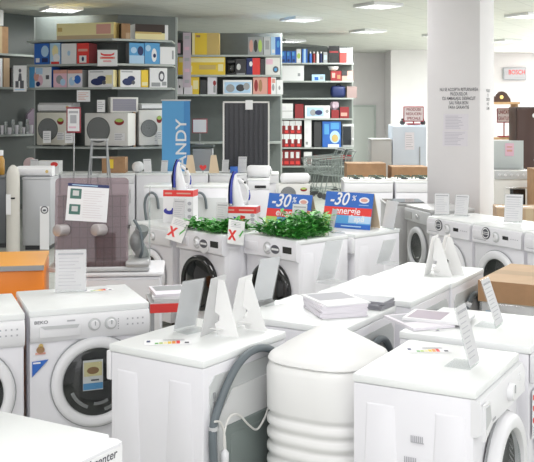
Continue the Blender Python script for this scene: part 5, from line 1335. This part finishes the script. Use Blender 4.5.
# ------------------------------------------------------------ right of the pillar
Y = 13.6; w = 38/F*Y; h = .97; x = AT(513.5, Y)
t = thing('cooker', 'white cooker with black oven door and raised grey lid, right of the pillar', 'cooker', (x, Y+.3, 0)); D = .3
MB().rbox((0, .0, h/2+.02), (w, .58, h-.05), .008, OFFW).build('cabinet', t)
od = MB().rbox((w*.08, -D+.0, h*.45), (w*.62, .03, h*.62), .008, OFFW).build('oven_door', t); MB().box((w*.10, -D-.017, h*.47), (w*.40, .006, h*.50), BLACKG).build('door_glass', od, smooth=False); MB().tube([(-w*.2, -D-.04, h*.74), (w*.35, -D-.04, h*.74)], .009, STEEL).build('handle', od)
p = MB().rbox((0, -D+.0, h-.07), (w, .03, .12), .008, LGREY).build('control_panel', t)
for k in range(5): knob(p, -w*.38+k*w*.16, h-.07, -D-.015, .018, ring=False)
ld = MB().box((.03, .25, h+.20), (w*.95, .02, .41), mat('lid_grey', (.56, .60, .59), .35)).build('lid', t, smooth=False)
b = MB(); b.box((.08, .237, h+.27), (.13, .004, .19), PINK); b.rect(.04, h+.30, .12, h+.32, .234, SALMON); b.rect(.04, h+.24, .12, h+.27, .234, SALMON); b.build('pink_tag', ld, smooth=False)['label'] = 'pink paper tag'
MB().box((0, 0, h-.002), (w*.9, .5, .006), STEEL).build('hob', t, smooth=False)
for s in (-1, 1): MB().box((s*w*.4, 0, .02), (.05, .5, .05), DARK).build('foot', t, smooth=False)
Y = 17.6
t = thing('pine_shelf', 'pine shelf unit beyond the cooker, carrying a dark arched mantel clock', 'shelf', (AT(503, Y), Y+.2, 0)); zt_ = ZAT(102, Y); w = .52
for s in (-1, 1): MB().box((s*w/2, 0, zt_/2-.02), (.05, .36, zt_-.04), WOOD).build('side_panel', t, smooth=False)
for z_ in (.15, .75, 1.30, zt_-.02): MB().box((0, 0, z_), (w+.10 if z_ > 1.5 else w-.05, .38 if z_ < 1.5 else .42, .04), WOOD).build('shelf_board', t, smooth=False)
t = thing('mantel_clock', 'dark brown arched mantel clock on the pine shelf unit', 'clock', (AT(503.5, Y), Y+.2, zt_+.001))
b = MB(); b.prism([(-.17, 0), (.17, 0), (.165, .06)]+[(.13*math.cos(a)*1.05, .06+.14*math.sin(a)) for a in (R(20), R(45), R(70), R(90), R(110), R(135), R(160))]+[(-.165, .06)], -.06, .06, DBROWN, 'xz'); b.build('case', t); MB().lathe([(.034, -.061), (.03, -.066), (0, -.066)], GOLD, (0, 0, .09), 'y', 20).build('dial', t)
framed_sign('red framed sign with two dark red lines on the pine shelf unit', 504, 115.5, Y+.2, .27, .27, ('UNICAT!', 'GRATUIT'), 1.322)
box_thing('grey microwave-sized box on the pine shelf below the red framed sign', 498, 508, 143, Y+.08, .24, .772, GREY, False, 'appliance_box')
Y = 16.8
t = thing('dark_cabinet', 'dark brown wooden cabinet at the right picture edge', 'cabinet', (AT(538, Y), Y+.3, 0)); zt_ = ZAT(107, Y); w = .74
MB().rbox((0, .02, zt_/2), (w, .5, zt_), .01, DBROWN).build('carcass', t)
for s in (-1, 1):
    d_ = MB().rbox((s*w*.245, -.245, zt_/2+.03), (w*.47, .03, zt_-.12), .008, mat('brown_door', (.06, .028, .022), .35)).build('door', t); MB().lathe([(.02, -.26), (.022, -.285), (0, -.288)], STEEL, (s*.05, 0, zt_*.5), 'y', 12).build('knob', d_)
MB().oval(-.04, zt_-.15, .05, .045, -.2615, PAPER).build('white_sticker', t)
# cartons behind the badge washers
def carton_at(label, x, y, w, d, h, rz, m=BROWN):
    b = MB(); b.box((0, 0, h/2), (w, d, h), m); b.flat(-w/2, -.035, w/2, .035, h+.0006, TAPE); b.rect(-.035, h*.75, .035, h, -d/2-.0008, TAPE)
    return tag(b.build('carton', loc=(x, y, 0), rz=rz, smooth=False), label, 'box')
carton_at('brown carton directly behind the badge washers, next to the pillar', 2.58, 9.44, .62, .40, .87, -8, LBROWN)
carton_at('brown carton behind the badge washers at the right picture edge', 3.16, 9.34, .48, .44, .88, -8, BROWN)
carton_at('brown carton standing on edge before the dark cabinet at the right edge', AT(541, 13.0), 13.2, .16, .4, 1.02, 0, BROWN)
# film wrapped appliance under a cardboard cap
cw = corner(W(478, 280, .85), -30, -.31, -.34); t = thing('wrapped_appliance', 'film-wrapped white carton with brown cardboard cap at the right picture edge', 'packed appliance', cw, -30)
MB().rbox((0, 0, .37), (.59, .65, .735), .01, FOAM).build('foam_block', t)
b = MB(); b.box((0, 0, .79), (.62, .68, .12), BROWN); b.flat(-.31, -.34, .31, .34, .8503, LBROWN); b.flat(-.31, -.07, .31, .07, .8508, mat('brown_tape', (.40, .28, .17), .6)); b.rect(-.31, .73, .31, .732, -.3408, TAPE)
b.poly([(.03, .775), (.05, .80), (.07, .775)], -.3412, INK); b.rect(.08, .775, .10, .80, -.3412, INK); b.rect(.11, .775, .135, .80, -.3412, INK); b.build('cardboard_cap', t, smooth=False)['label'] = 'brown cardboard cap with tape'
b = MB()
for s in (-1, 1): b.rect(-.30, .03, .30, .725, -.3275 if s < 0 else .3275, FILM)
MB().rbox((0, 0, .37), (.612, .672, .715), .012, FILM).build('stretch_film', t)
b = MB(); b.rect(-.27, .60, -.20, .68, -.3265, PALEB); b.lines(-.27, .52, -.10, .59, 3, -.3265, GREYINK, .3); b.build('printing', t, smooth=False)
